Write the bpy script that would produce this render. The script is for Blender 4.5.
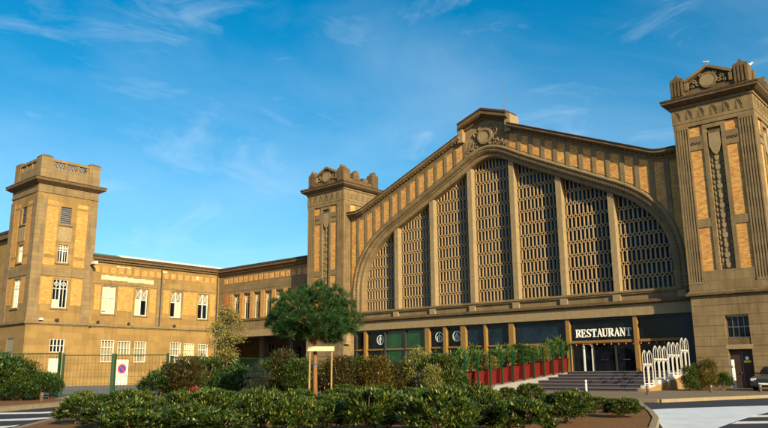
import bpy, bmesh, math, random
from mathutils import Vector, Matrix
R = math.radians
random.seed(7)
for o in list(bpy.data.objects): bpy.data.objects.remove(o)
S = bpy.context.scene
COL = S.collection
# ------------------------------------------------------------------ camera
CAM = dict(f=718.8, pitch=.2144, roll=-.0076, yaw=.7184)
CO = Vector((35.265, -55.475, 1.379))
cd = bpy.data.cameras.new('camera'); cam = bpy.data.objects.new('camera', cd); COL.objects.link(cam)
cd.sensor_fit = 'HORIZONTAL'; cd.sensor_width = 36; cd.lens = CAM['f'] / 768 * 36
cd.clip_start = .1; cd.clip_end = 3000
cam.matrix_world = (Matrix.Translation(CO) @ Matrix.Rotation(CAM['yaw'], 4, 'Z') @
                    Matrix.Rotation(math.pi / 2 + CAM['pitch'], 4, 'X') @ Matrix.Rotation(CAM['roll'], 4, 'Z'))
S.camera = cam
# ------------------------------------------------------------------ sky, sun, exposure
SUN_AZ = 68.5      # degrees from -Y towards +X
SUN_EL = 21.0
to_sun = Vector((math.sin(R(SUN_AZ)) * math.cos(R(SUN_EL)), -math.cos(R(SUN_AZ)) * math.cos(R(SUN_EL)), math.sin(R(SUN_EL))))
W = bpy.data.worlds.new('World'); S.world = W; W.use_nodes = True
wn, wl = W.node_tree.nodes, W.node_tree.links
bg = wn['Background']
sky = wn.new('ShaderNodeTexSky'); sky.sky_type = 'NISHITA'; sky.sun_disc = False
sky.sun_elevation = R(SUN_EL); sky.sun_rotation = math.atan2(to_sun.x, to_sun.y)
sky.air_density = 1.0; sky.dust_density = 1.1; sky.ozone_density = 2.2
hs = wn.new('ShaderNodeHueSaturation'); hs.inputs['Saturation'].default_value = 1.50; hs.inputs['Hue'].default_value = .487
hs.inputs['Value'].default_value = 1.32
wl.new(sky.outputs[0], hs.inputs['Color'])
tc = wn.new('ShaderNodeTexCoord')
mp = wn.new('ShaderNodeMapping'); mp.inputs['Scale'].default_value = (2.4, 2.4, 8.0); mp.inputs['Rotation'].default_value = (R(8), R(-10), R(40))
wl.new(tc.outputs['Generated'], mp.inputs['Vector'])
n1 = wn.new('ShaderNodeTexNoise'); n1.inputs['Scale'].default_value = 1.7; n1.inputs['Detail'].default_value = 8; n1.inputs['Roughness'].default_value = .64; n1.inputs['Distortion'].default_value = 1.1
wl.new(mp.outputs[0], n1.inputs['Vector'])
r1 = wn.new('ShaderNodeValToRGB'); r1.color_ramp.elements[0].position = .55; r1.color_ramp.elements[1].position = .95
r1.color_ramp.elements[1].color = (.34, .34, .34, 1)
wl.new(n1.outputs['Fac'], r1.inputs['Fac'])
mxs = wn.new('ShaderNodeMixRGB'); mxs.inputs['Color2'].default_value = (8.5, 9.4, 10.2, 1)
wl.new(r1.outputs['Color'], mxs.inputs['Fac']); wl.new(hs.outputs['Color'], mxs.inputs['Color1'])
# a broad soft veil under the finer wisps
mp2 = wn.new('ShaderNodeMapping'); mp2.inputs['Scale'].default_value = (1.1, 1.1, 2.4); mp2.inputs['Rotation'].default_value = (R(5), R(14), R(75)); mp2.inputs['Location'].default_value = (.35, .1, .2)
wl.new(tc.outputs['Generated'], mp2.inputs['Vector'])
n2 = wn.new('ShaderNodeTexNoise'); n2.inputs['Scale'].default_value = 1.8; n2.inputs['Detail'].default_value = 6; n2.inputs['Roughness'].default_value = .55; n2.inputs['Distortion'].default_value = .5
wl.new(mp2.outputs[0], n2.inputs['Vector'])
r2 = wn.new('ShaderNodeValToRGB'); r2.color_ramp.elements[0].position = .42; r2.color_ramp.elements[1].position = .85; r2.color_ramp.elements[1].color = (.24, .24, .24, 1)
wl.new(n2.outputs['Fac'], r2.inputs['Fac'])
mx2 = wn.new('ShaderNodeMixRGB'); mx2.inputs['Color2'].default_value = (8.5, 9.6, 10.4, 1)
wl.new(r2.outputs['Color'], mx2.inputs['Fac']); wl.new(mxs.outputs[0], mx2.inputs['Color1'])
wl.new(mx2.outputs[0], bg.inputs['Color']); bg.inputs['Strength'].default_value = .059
sl = bpy.data.lights.new('sun', 'SUN'); sl.energy = 5.0; sl.angle = R(.55); sl.color = (1.0, .79, .44)
so = bpy.data.objects.new('sun', sl); COL.objects.link(so); so.location = (60, -60, 60)
so.rotation_euler = (-to_sun).to_track_quat('-Z', 'Y').to_euler()
S.view_settings.view_transform = 'Standard'; S.view_settings.look = 'None'; S.view_settings.exposure = 1.05; S.view_settings.gamma = 1
S.view_settings.use_curve_mapping = False
S.render.engine = 'CYCLES'

# ------------------------------------------------------------------ pixel helpers (photo 768 x 428)
def ray(u, v):
    a = (u - 384) / CAM['f']; b = (214 - v) / CAM['f']
    return (cam.matrix_world.to_3x3() @ Vector((a, b, -1)))
def gpx(u, v, z=0.):
    d = ray(u, v); t = (z - CO.z) / d.z; return CO + d * t
def gd(u, dist, z=0.):
    d = ray(u, 371); h = math.hypot(d.x, d.y); return Vector((CO.x + d.x / h * dist, CO.y + d.y / h * dist, z))

# ------------------------------------------------------------------ materials
MATS = {}
ALB = {k: .82 for k in ('stone', 'stone_joint', 'stone_dark', 'stone_pale', 'lattice_concrete', 'gold_column', 'kerb_stone', 'paving', 'soil', 'step_stone', 'tread_stone', 'ramp_stone', 'ochre_wall', 'planter_red', 'asphalt', 'asphalt_pale', 'stake_wood', 'board_wood', 'fence_green')}
ALB.update({k: .88 for k in ('brick', 'brick_pale', 'crossing', 'white_paint', 'door_white', 'curtain', 'plaster_patch')}); ALB['render_wall'] = .72
def mat(name, col, rough=.8, var=.0, scale=6., col2=None, bump=0., bscale=30., metal=0., spec=.3, stain=0., brick=None, streak=0., mortar=None):
    k_ = ALB.get(name, 1.); col = tuple(c * k_ for c in col)
    if col2: col2 = tuple(c * k_ for c in col2)
    if mortar: mortar = tuple(c * k_ for c in mortar)
    m = bpy.data.materials.new(name); m.use_nodes = True
    n, l = m.node_tree.nodes, m.node_tree.links; b = n['Principled BSDF']
    b.inputs['Roughness'].default_value = rough; b.inputs['Metallic'].default_value = metal
    b.inputs['Specular IOR Level'].default_value = spec
    c4 = (*col, 1)
    if var == 0 and not brick and not stain and not bump:
        b.inputs['Base Color'].default_value = c4; MATS[name] = m; return m
    g = n.new('ShaderNodeNewGeometry'); out = None
    def noise(sc, detail=6, vec=None, rough=.6):
        t = n.new('ShaderNodeTexNoise'); t.inputs['Scale'].default_value = sc; t.inputs['Detail'].default_value = detail; t.inputs['Roughness'].default_value = rough
        l.new(vec or g.outputs['Position'], t.inputs['Vector']); return t.outputs['Fac']
    def ramp(fac, p0, p1, c0, c1):
        r = n.new('ShaderNodeValToRGB'); r.color_ramp.elements[0].position = p0; r.color_ramp.elements[1].position = p1
        r.color_ramp.elements[0].color = c0; r.color_ramp.elements[1].color = c1; l.new(fac, r.inputs['Fac']); return r.outputs['Color']
    def mix(fac, a, bb, t='MIX'):
        x = n.new('ShaderNodeMixRGB'); x.blend_type = t
        for s, v in (('Fac', fac), ('Color1', a), ('Color2', bb)):
            if isinstance(v, (int, float)): x.inputs[s].default_value = v
            elif isinstance(v, tuple): x.inputs[s].default_value = v
            else: l.new(v, x.inputs[s])
        return x.outputs[0]
    d2 = (*col2, 1) if col2 else tuple(k * (1 - var) for k in col) + (1,)
    bvec = None; height = None
    if brick:
        sx = n.new('ShaderNodeSeparateXYZ'); l.new(g.outputs['Position'], sx.inputs[0])
        ad = n.new('ShaderNodeMath'); l.new(sx.outputs[0], ad.inputs[0]); l.new(sx.outputs[1], ad.inputs[1])
        cb = n.new('ShaderNodeCombineXYZ'); l.new(ad.outputs[0], cb.inputs[0]); l.new(sx.outputs[2], cb.inputs[1])
        bt = n.new('ShaderNodeTexBrick'); bw, bh, ms = brick
        bt.inputs['Scale'].default_value = 1; bt.inputs['Brick Width'].default_value = bw; bt.inputs['Row Height'].default_value = bh; bt.inputs['Mortar Size'].default_value = ms
        bt.inputs['Color1'].default_value = c4; bt.inputs['Color2'].default_value = d2; bt.inputs['Mortar'].default_value = (*(mortar or col), 1); bt.inputs['Bias'].default_value = -.1
        l.new(cb.outputs[0], bt.inputs['Vector']); out = bt.outputs['Color']; height = bt.outputs['Fac']
        if var: out = mix(ramp(noise(scale), .35, .7, (0, 0, 0, 1), (var, var, var, 1)), out, d2)
    else:
        out = ramp(noise(scale), .3, .72, d2, c4)
    if streak:
        mpn = n.new('ShaderNodeMapping'); mpn.inputs['Scale'].default_value = (2.2, 2.2, .16); l.new(g.outputs['Position'], mpn.inputs['Vector'])
        f = ramp(noise(1.3, 5, mpn.outputs[0]), .5, .78, (0, 0, 0, 1), (streak, streak, streak, 1))
        out = mix(f, out, tuple(k * .35 for k in col) + (1,))
    if stain:
        f = ramp(noise(.55, 8), .5, .75, (0, 0, 0, 1), (stain, stain, stain, 1))
        out = mix(f, out, tuple(k * .42 for k in col) + (1,))
    l.new(out, b.inputs['Base Color'])
    if bump:
        bp = n.new('ShaderNodeBump'); bp.inputs['Strength'].default_value = bump; bp.inputs['Distance'].default_value = .03
        h = noise(bscale, 4)
        if height is not None:
            mm = n.new('ShaderNodeMath'); mm.operation = 'SUBTRACT'; l.new(h, mm.inputs[0]); l.new(height, mm.inputs[1]); h = mm.outputs[0]
        l.new(h, bp.inputs['Height']); l.new(bp.outputs[0], b.inputs['Normal'])
    MATS[name] = m; return m
def leafmat(name, cols, trans=.25, rough=.45):
    m = bpy.data.materials.new(name); m.use_nodes = True
    n, l = m.node_tree.nodes, m.node_tree.links; b = n['Principled BSDF']; o = n['Material Output']
    b.inputs['Roughness'].default_value = rough; b.inputs['Specular IOR Level'].default_value = .35
    g = n.new('ShaderNodeNewGeometry'); r = n.new('ShaderNodeValToRGB'); l.new(g.outputs['Random Per Island'], r.inputs['Fac'])
    e = r.color_ramp.elements
    while len(e) < len(cols): e.new(.5)
    cols = [tuple(v * .86 for v in c) for c in cols]
    for i, c in enumerate(cols): e[i].position = i / max(1, len(cols) - 1); e[i].color = (*c, 1)
    l.new(r.outputs['Color'], b.inputs['Base Color'])
    t = n.new('ShaderNodeBsdfTranslucent'); l.new(r.outputs['Color'], t.inputs['Color'])
    x = n.new('ShaderNodeMixShader'); x.inputs['Fac'].default_value = trans
    l.new(b.outputs[0], x.inputs[1]); l.new(t.outputs[0], x.inputs[2]); l.new(x.outputs[0], o.inputs['Surface']); MATS[name] = m; return m
STONE = (.245, .184, .100)
mat('stone', STONE, .85, .40, 2.4, col2=(.185, .135, .075), bump=.45, bscale=16, stain=.6, streak=.7, brick=(.95, .48, .010), mortar=(.14, .10, .06))
mat('lattice_concrete', (.46, .325, .170), .85, .35, 6., bump=.2)
mat('stone_joint', STONE, .85, .30, 1.6, bump=.35, bscale=16, brick=(1.3, .62, .014), mortar=(.13, .095, .05), stain=.6, streak=.6)
mat('stone_dark', (.165, .115, .060), .9, .5, 3.5, bump=.3, bscale=14, stain=.7)
mat('coping', (.070, .043, .032), .95, .55, 5., bump=.4, bscale=10)
mat('stone_pale', (.315, .245, .145), .85, .25, 3.0, bump=.2, bscale=18, stain=.35)
mat('render_wall', (.335, .222, .085), .9, .3, .9, bump=.25, bscale=14, stain=.5, streak=.5, brick=(1.6, .7, .006), mortar=(.25, .17, .07))
mat('brick', (.70, .41, .115), .85, .55, 2.6, col2=(.36, .135, .03), bump=.35, bscale=25, brick=(.30, .10, .016), mortar=(.50, .36, .17), streak=.25)
mat('brick_pale', (.54, .30, .075), .85, .5, 2.2, col2=(.33, .135, .03), bump=.35, bscale=25, brick=(.30, .10, .016), mortar=(.42, .30, .13), streak=.25)
mat('brick_red', (.36, .12, .04), .85, .3, 4., bump=.2)
mat('plaster_patch', (.60, .52, .34), .9, .12, 3., bump=.15)
mat('gold_column', (.26, .155, .045), .7, .2, 4.)
mat('dark_metal', (.025, .027, .03), .5)
mat('white_paint', (.66, .66, .64), .5, .08, 5.)
mat('rail_white', (.50, .50, .51), .5, .15, 6.)
mat('door_white', (.62, .61, .53), .6, .06, 2.)
mat('curtain', (.55, .52, .38), .9, .15, 3.)
mat('blind_yellow', (.70, .55, .20), .9, .1, 3.)
mat('glass_dark', (.008, .012, .020), .05, .8, 1.1, spec=.2)
mat('glass_blue', (.010, .028, .055), .05, .8, .9, spec=.25)
mat('glass_arch', (.014, .042, .080), .10, .85, .45, spec=.36, bump=.35, bscale=1.3)  # blotchy blue tone paints varied sky reflections into the pane colour
mat('pane_beige', (.22, .19, .12), .3, .3, 4., spec=.4)
mat('glass_green', (.010, .070, .028), .12, .6, 1.2, spec=.5)
mat('interior', (.02, .018, .016), .9)
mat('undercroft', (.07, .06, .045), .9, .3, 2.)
mat('roof_metal', (.30, .31, .32), .5, .25, 1.2)
mat('roof_pale', (.66, .64, .58), .6, .2, 1.5)
mat('roof_green', (.06, .20, .14), .6, .2, 2.)
mat('asphalt', (.024, .033, .060), .9, .5, 7., bump=.4, bscale=60, stain=.6)
mat('asphalt_pale', (.16, .17, .185), .9, .25, 2.5, bump=.2, bscale=40)
mat('paving', (.27, .225, .155), .9, .3, 2., bump=.25, bscale=30, brick=(.6, .6, .01), mortar=(.16, .13, .09))
mat('crossing', (.58, .66, .78), .8, .22, 1.6, bump=.25, bscale=40, stain=.3)
mat('marking', (.72, .73, .74), .7, .45, 9., stain=.35)
mat('kerb_stone', (.29, .235, .155), .85, .25, 3., bump=.2)
mat('soil', (.22, .105, .030), .95, .55, 14., bump=.8, bscale=45)
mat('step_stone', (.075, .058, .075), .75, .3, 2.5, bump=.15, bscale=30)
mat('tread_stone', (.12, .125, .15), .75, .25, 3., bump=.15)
mat('ramp_stone', (.26, .265, .28), .8, .2, 3., bump=.15)
mat('ochre_wall', (.33, .205, .085), .85, .2, 2., bump=.2)
mat('planter_red', (.125, .008, .006), .55, .25, 4.)
mat('fence_green', (.002, .040, .019), .45)
mat('trunk_pine', (.24, .115, .045), .9, .5, 20., bump=.6, bscale=30)
mat('bark', (.10, .065, .04), .9, .4, 20., bump=.5)
mat('stake_wood', (.38, .25, .10), .8, .3, 10., bump=.2)
mat('board_wood', (.74, .62, .40), .8, .15, 6.)
mat('sign_red', (.62, .02, .03), .4); mat('sign_blue', (.02, .06, .40), .4); mat('sign_white', (.85, .85, .83), .4); mat('sign_yellow', (.75, .48, .02), .5)
mat('door_brown', (.045, .024, .020), .6, .3, 4.)
mat('car_paint', (.085, .095, .10), .25, metal=.5, spec=.5); mat('rubber', (.012, .012, .012), .8); mat('chrome', (.6, .6, .6), .2, metal=1.)
mat('lamp_glass', (.6, .62, .65), .1, spec=.5); mat('bulb_red', (.55, .05, .04), .3); mat('letter_white', (.85, .86, .86), .5)
mat('gull_white', (.85, .85, .83), .8); mat('emblem', (.62, .72, .76), .5); mat('steel', (.25, .25, .26), .4, metal=.8)
mat('twig', (.13, .085, .05), .9)
leafmat('leaf_laurel', [(.012, .038, .009), (.026, .068, .013), (.052, .108, .018), (.26, .26, .042)])
leafmat('leaf_dark', [(.016, .045, .012), (.032, .080, .018), (.075, .125, .024)])
leafmat('leaf_green', [(.014, .042, .010), (.030, .075, .015), (.065, .115, .022), (.15, .17, .035)])
leafmat('leaf_brown', [(.025, .040, .012), (.060, .050, .016), (.11, .075, .024), (.030, .060, .016)])
leafmat('leaf_variegated', [(.06, .09, .025), (.20, .22, .06), (.36, .34, .12)])
leafmat('leaf_silver', [(.10, .13, .06), (.24, .26, .12), (.33, .33, .16)])
leafmat('leaf_olive', [(.045, .055, .012), (.12, .10, .018), (.22, .15, .025)])
leafmat('leaf_red', [(.25, .012, .02), (.50, .03, .05)])
leafmat('needle', [(.004, .022, .006), (.010, .046, .009), (.036, .098, .016)], .08)
leafmat('leaf_tree', [(.07, .085, .02), (.18, .17, .04), (.30, .26, .08)])
leafmat('leaf_palm', [(.02, .06, .015), (.06, .13, .03), (.16, .22, .06)])

# ------------------------------------------------------------------ mesh builder
class Fr:                      # a wall frame: a runs along the wall, d is depth (proud positive), z up
    def __init__(s, ax, c, sg): s.ax, s.c, s.sg = ax, c, sg
    def __call__(s, a, d, z): return (a, s.c + s.sg * d, z) if s.ax == 'y' else (s.c + s.sg * d, a, z)
WORLD = lambda a, d, z: (a, d, z)
class MB:
    def __init__(s, T=WORLD): s.v, s.f, s.T = [], [], T
    def pts(s, L):
        i = len(s.v); s.v += [s.T(*p) for p in L]; return list(range(i, i + len(L)))
    def box(s, a0, a1, d0, d1, z0, z1):
        i = s.pts([(a, d, z) for z in (z0, z1) for d in (d0, d1) for a in (a0, a1)])
        s.f += [(i[0], i[1], i[3], i[2]), (i[4], i[6], i[7], i[5]), (i[0], i[4], i[5], i[1]), (i[2], i[3], i[7], i[6]), (i[0], i[2], i[6], i[4]), (i[1], i[5], i[7], i[3])]; return s
    def prism(s, poly, d0, d1):            # poly in (a, z)
        n = len(poly); i = s.pts([(a, d0, z) for a, z in poly]); j = s.pts([(a, d1, z) for a, z in poly])
        s.f += [tuple(i), tuple(reversed(j))] + [(i[k], j[k], j[(k + 1) % n], i[(k + 1) % n]) for k in range(n)]; return s
    def slab(s, poly, z0, z1):             # poly in (x, y)
        n = len(poly); i = s.pts([(a, d, z0) for a, d in poly]); j = s.pts([(a, d, z1) for a, d in poly])
        s.f += [tuple(i), tuple(reversed(j))] + [(i[k], j[k], j[(k + 1) % n], i[(k + 1) % n]) for k in range(n)]; return s
    def grid(s, rows, close_u=False, close_v=False):   # rows: list of lists of points
        n = len(rows[0]); ids = [s.pts(r) for r in rows]
        for a in range(len(rows) - (0 if close_u else 1)):
            for b in range(n - (0 if close_v else 1)):
                s.f.append((ids[a][b], ids[a][(b + 1) % n], ids[(a + 1) % len(rows)][(b + 1) % n], ids[(a + 1) % len(rows)][b]))
        return ids
    def tube(s, path, r, n=6, r2=None):
        P = [Vector(p) for p in path]; rows = []
        for k, p in enumerate(P):
            t = (P[min(k + 1, len(P) - 1)] - P[max(k - 1, 0)]).normalized()
            u = t.orthogonal().normalized() if k == 0 else (u - t * u.dot(t)).normalized()
            w = t.cross(u); rr = r if r2 is None else r + (r2 - r) * k / max(1, len(P) - 1)
            rows.append([tuple(p + (u * math.cos(2 * math.pi * q / n) + w * math.sin(2 * math.pi * q / n)) * rr) for q in range(n)])
        ids = s.grid(rows, close_v=True); s.f += [tuple(ids[0]), tuple(reversed(ids[-1]))]; return s
    def disc(s, a, z, r, d0, d1, n=20, rz=None):
        return s.prism([(a + r * math.cos(2 * math.pi * k / n), z + (rz or r) * math.sin(2 * math.pi * k / n)) for k in range(n)], d0, d1)
    def ring(s, a, z, r0, r1, d0, d1, n=24, t0=0, t1=2 * math.pi):
        full = abs(t1 - t0 - 2 * math.pi) < 1e-6; rows = []
        for k in range(n + (0 if full else 1)):
            t = t0 + (t1 - t0) * k / n; c, q = math.cos(t), math.sin(t)
            rows.append([(a + r0 * c, d0, z + r0 * q), (a + r1 * c, d0, z + r1 * q), (a + r1 * c, d1, z + r1 * q), (a + r0 * c, d1, z + r0 * q)])
        ids = s.grid(rows, close_u=full, close_v=True)
        if not full: s.f += [tuple(ids[0]), tuple(reversed(ids[-1]))]
        return s
    def stroke(s, path, w, d0, d1):        # flat ribbon in the wall plane, path of (a, z)
        P = [Vector((a, z)) for a, z in path]; L, Rr = [], []
        for k, p in enumerate(P):
            t = (P[min(k + 1, len(P) - 1)] - P[max(k - 1, 0)]).normalized(); nn = Vector((-t.y, t.x))
            ww = (w[k] if isinstance(w, (list, tuple)) else w) / 2
            L.append(p + nn * ww); Rr.append(p - nn * ww)
        rows = [[(a.x, d0, a.y), (b.x, d0, b.y), (b.x, d1, b.y), (a.x, d1, a.y)] for a, b in zip(L, Rr)]
        ids = s.grid(rows, close_v=True); s.f += [tuple(ids[0]), tuple(reversed(ids[-1]))]; return s
    def walls(s, a0, a1, z0, z1, holes, d0, d1):   # a wall plate with rectangular openings
        A = sorted({a0, a1, *[v for h in holes for v in h[:2]]}); Z = sorted({z0, z1, *[v for h in holes for v in h[2:]]})
        A = [a for a in A if a0 <= a <= a1]; Z = [z for z in Z if z0 <= z <= z1]
        def solid(i, k):
            if not (0 <= i < len(A) - 1 and 0 <= k < len(Z) - 1): return False
            ac, zc = (A[i] + A[i + 1]) / 2, (Z[k] + Z[k + 1]) / 2
            return not any(h[0] < ac < h[1] and h[2] < zc < h[3] for h in holes)
        F = {}; 
        def vid(i, k, d):
            key = (i, k, d)
            if key not in F: F[key] = s.pts([(A[i], d, Z[k])])[0]
            return F[key]
        for i in range(len(A) - 1):
            for k in range(len(Z) - 1):
                if not solid(i, k): continue
                for d in (d0, d1): s.f.append((vid(i, k, d), vid(i + 1, k, d), vid(i + 1, k + 1, d), vid(i, k + 1, d)))
                for di, dk, e in ((-1, 0, ((0, 0), (0, 1))), (1, 0, ((1, 0), (1, 1))), (0, -1, ((0, 0), (1, 0))), (0, 1, ((0, 1), (1, 1)))):
                    if not solid(i + di, k + dk):
                        (p, q), (r, t) = e
                        s.f.append((vid(i + p, k + q, d0), vid(i + r, k + t, d0), vid(i + r, k + t, d1), vid(i + p, k + q, d1)))
        return s
    def mesh(s, m, off, smooth=False, recalc=True):
        me = bpy.data.meshes.new('m'); me.from_pydata([(v[0] - off[0], v[1] - off[1], v[2] - off[2]) for v in s.v], [], s.f)
        if recalc:
            b = bmesh.new(); b.from_mesh(me); bmesh.ops.recalc_face_normals(b, faces=b.faces); b.to_mesh(me); b.free()
        me.materials.append(MATS[m])
        if smooth: me.polygons.foreach_set('use_smooth', [True] * len(me.polygons))
        return me
    def build(s, name, m, parent=None, smooth=False, recalc=True, loc=None):
        off = ORG.get(parent.name, (0, 0, 0)) if parent else (loc or (0, 0, 0))
        o = bpy.data.objects.new(name, s.mesh(m, off, smooth, recalc)); COL.objects.link(o)
        if parent: o.parent = parent; ORG[o.name] = off
        else: o.location = off; ORG[o.name] = off
        return o
ORG = {}
def tag(o, label=None, cat=None, group=None, kind=None):
    for k, v in (('label', label), ('category', cat), ('group', group), ('kind', kind)):
        if v: o[k] = v
    return o
def thing(name, label, cat, loc=(0, 0, 0), group=None):
    o = bpy.data.objects.new(name, None); COL.objects.link(o); o.location = loc; o.empty_display_size = .3
    ORG[o.name] = tuple(loc); return tag(o, label, cat, group)
def piece(name, me, parent, loc):          # shared-mesh child at a world position
    o = bpy.data.objects.new(name, me); COL.objects.link(o); o.parent = parent
    g = ORG[parent.name]; o.location = (loc[0] - g[0], loc[1] - g[1], loc[2] - g[2]); return o
def copy_tree(o, parent=None):
    c = o.copy(); COL.objects.link(c); c.parent = parent
    for ch in o.children: copy_tree(ch, c)
    return c

# ================================================================== SETTING: ground, road, pavement, steps
RZ = -.13
tag(MB().slab([(-420, -420), (420, -420), (420, 420), (-420, 420)], -.6, RZ).build('road', 'asphalt'), kind='structure')
fore = [(22.4, -22.0), (25.3, -13), (31, 3), (70, 130), (-170, 130), (-170, -95), (-34, -52.5), (-8.2, -36.6), (-3.6, -31.4), (0, -27), (7.5, -20.4), (14, -21.6)]
tag(MB().slab(fore, -.5, 0).build('forecourt', 'paving'), kind='structure')
k = MB()
def kerb(m, path, w=.28, z0=-.4, z1=.02):
    for p, q in zip(path, path[1:]):
        p, q = Vector(p), Vector(q); t = (q - p).normalized(); n = Vector((-t.y, t.x)) * w / 2; e = t * .0
        m.slab([tuple(p - n), tuple(q - n), tuple(q + n), tuple(p + n)], z0, z1)
kerb(k, [(14, -21.75), (22.5, -22.1), (25.4, -13.05), (31.1, 3)])
tag(k.build('kerb', 'kerb_stone'), kind='structure')
yard = [(-8.4, -35.4), (-4.2, -30.6), (-3, -24), (-22.8, -4.2), (-22.8, .2), (-41.2, .2), (-41.2, -34), (-41.2, -52)]
tag(MB().slab(yard, -.2, .008).build('yard_pavement', 'asphalt_pale'), kind='structure')
verge = [(3.3, -42.9), (.7, -39.1), (-2.2, -36.9), (-7.4, -36.2), (-34, -52.8), (-50, -90), (24, -90), (9, -51)]
tag(MB().slab(verge, -.5, .004).build('verge', 'soil'), kind='structure')
k = MB(); kerb(k, [(9, -51), (3.3, -42.9), (.7, -39.1), (-2.2, -36.9), (-7.4, -36.2)], .9, -.4, .03)
tag(k.build('verge_kerb', 'kerb_stone'), kind='structure')
bed = [(16.2, -47.6), (13.6, -45.6), (11.2, -43.2), (7.0, -40.2), (2.6, -36.2), (-2.2, -31.4), (1, -26.2), (8, -20.2), (15, -21.5), (21.3, -22.6), (22.6, -24.6), (24.2, -28.2), (26.0, -32.0), (27.3, -35.0), (28.6, -38.6), (28.4, -42), (25, -46.5), (21, -48.4)]
bm_ = MB(); n = len(bed)
tag(bm_.slab(bed, -.5, .03).build('planting_bed', 'soil'), kind='structure')
k = MB(); kerb(k, bed + [bed[0]], .16, -.4, .055)
tag(k.build('bed_kerb', 'kerb_stone'), kind='structure')
# pale crossing and painted markings on the road, each a sheet a few mm above the asphalt
def sheet(name, poly, z, m, th=.003):
    return tag(MB().slab([tuple(p)[:2] for p in poly], z - th, z).build(name, m), kind='structure')
pz = RZ + .006
sheet('pale_crossing', [gpx(u, v, pz) for u, v in ((638, 410.5), (668, 408.7), (720, 407), (772, 405.6), (790, 405.2), (776, 410.5), (755, 415.5), (735, 421.5), (716, 428.5), (700, 436), (668, 436), (660, 424), (650, 416))], pz, 'crossing')
pz = RZ + .012
for q in (((731, 423.8), (790, 422.8), (790, 421.0), (737, 421.6)), ((749, 417.2), (790, 416.2), (790, 414.6), (756, 415.4)), ((712, 432), (790, 431), (790, 428.2), (716, 429.2))):
    sheet('road_marking', [gpx(u, v, pz) for u, v in q], pz, 'marking')
sheet('road_marking', [gpx(u, v, pz) for u, v in ((-30, 415.0), (0, 414.2), (40, 413.5), (64, 412.4), (79, 409.6), (78, 408.3), (62, 410.9), (40, 412.2), (0, 412.8), (-30, 413.4))], pz, 'marking')
sheet('road_marking', [gpx(u, v, pz) for u, v in ((-30, 421.8), (0, 421.0), (30, 420.0), (50, 418.4), (56, 416.4), (47, 417.4), (28, 418.5), (0, 419.4), (-30, 420.2))], pz, 'marking')
sheet('road_marking', [gpx(u, v, pz) for u, v in ((-30, 429.5), (0, 428.4), (14, 426.6), (20, 424.8), (8, 426), (-30, 427))], pz, 'marking')
# entrance steps: six wide treads between the planter ramp and the ochre side wall
st = thing('entrance_steps', 'wide flight of dark purplish stone steps climbing to the glass doors', 'steps', (12.5, -6, 0))
NST = 6; TZ = 1.2
ys = [-11.2, -9.7, -8.2, -6.7, -5.2, -3.7]
for i, y in enumerate(ys):
    z1 = TZ * (i + 1) / NST
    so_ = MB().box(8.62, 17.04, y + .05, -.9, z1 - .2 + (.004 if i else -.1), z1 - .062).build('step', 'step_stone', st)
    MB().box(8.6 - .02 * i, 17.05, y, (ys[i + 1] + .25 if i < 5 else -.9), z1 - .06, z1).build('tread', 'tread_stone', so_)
MB().box(-17.5, 8.5, -2.4, -.7, -.1, TZ - .004).box(-17.5, 17.5, -.9, .6, -.1, TZ - .002).build('terrace', 'ramp_stone', st)
rampo = MB()
i = rampo.pts([(6.3, -17.6, -.1), (8.55, -17.6, -.1), (8.55, -2.45, -.1), (6.3, -2.45, -.1), (6.3, -17.6, .05), (8.55, -17.6, .05), (8.55, -2.45, TZ - .01), (6.3, -2.45, TZ - .01)])
rampo.f += [(0, 3, 2, 1), (4, 5, 6, 7), (0, 1, 5, 4), (1, 2, 6, 5), (2, 3, 7, 6), (3, 0, 4, 7)]
tag(rampo.build('ramp', 'ramp_stone'), kind='structure')
def rampz(y): return .05 + (TZ - .06) * (y + 17.6) / 15.15

# ================================================================== THE HALL
WY = -.5                    # wall face
hall = thing('station_hall', 'vast golden stone station hall with arched lattice window and stepped gable', 'building', (0, 0, 0))
FW = Fr('y', 0., -1)        # d = -Y
# inner curve of the great arch, right half, from the sill upwards
ctrl = [(16.1, 7.35), (16.1, 8.8), (16.05, 10.0), (15.75, 11.4), (15.1, 12.7), (14.0, 13.95), (12.6, 14.95), (10.8, 15.85), (8.0, 17.2), (5.2, 18.55), (3.2, 19.55), (2.0, 20.2), (1.0, 20.66), (0, 20.85)]
def catmull(P, m=5):
    out = []
    for i in range(len(P) - 1):
        p0, p1, p2, p3 = P[max(i - 1, 0)], P[i], P[i + 1], P[min(i + 2, len(P) - 1)]
        for k in range(m):
            t = k / m
            out.append(tuple(.5 * ((2 * b) + (-a + c) * t + (2 * a - 5 * b + 4 * c - d) * t * t + (-a + 3 * b - 3 * c + d) * t ** 3) for a, b, c, d in zip(p0, p1, p2, p3)))
    out.append(P[-1]); return out
full = ctrl + [(-x, z) for x, z in reversed(ctrl[:-1])]
AC = catmull(full, 5)
OC = {}
def offs(C, d):
    if d in OC: return OC[d]
    out = OC[d] = []
    for k in range(len(C)):
        a, b = C[max(k - 1, 0)], C[min(k + 1, len(C) - 1)]; t = Vector((b[0] - a[0], b[1] - a[1])).normalized()
        out.append((C[k][0] + t.y * d, C[k][1] - t.x * d))
    return out
def arch_z(x, d=0.):
    C = AC if d == 0 else offs(AC, d); x = -abs(x); best = None
    for p, q in zip(C, C[1:]):
        lo, hi = min(p[0], q[0]), max(p[0], q[0])
        if lo <= x <= hi and hi > lo:
            z = p[1] + (q[1] - p[1]) * (x - p[0]) / (q[0] - p[0]); best = z if best is None else max(best, z)
    return best
def rake(x):
    x = abs(x)
    if x > 16.3: return 17.95
    if x > 15.3: t = (16.3 - x); return 17.95 + .205 * t * t
    return 23.40 - (x - 2.65) * .4135
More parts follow.
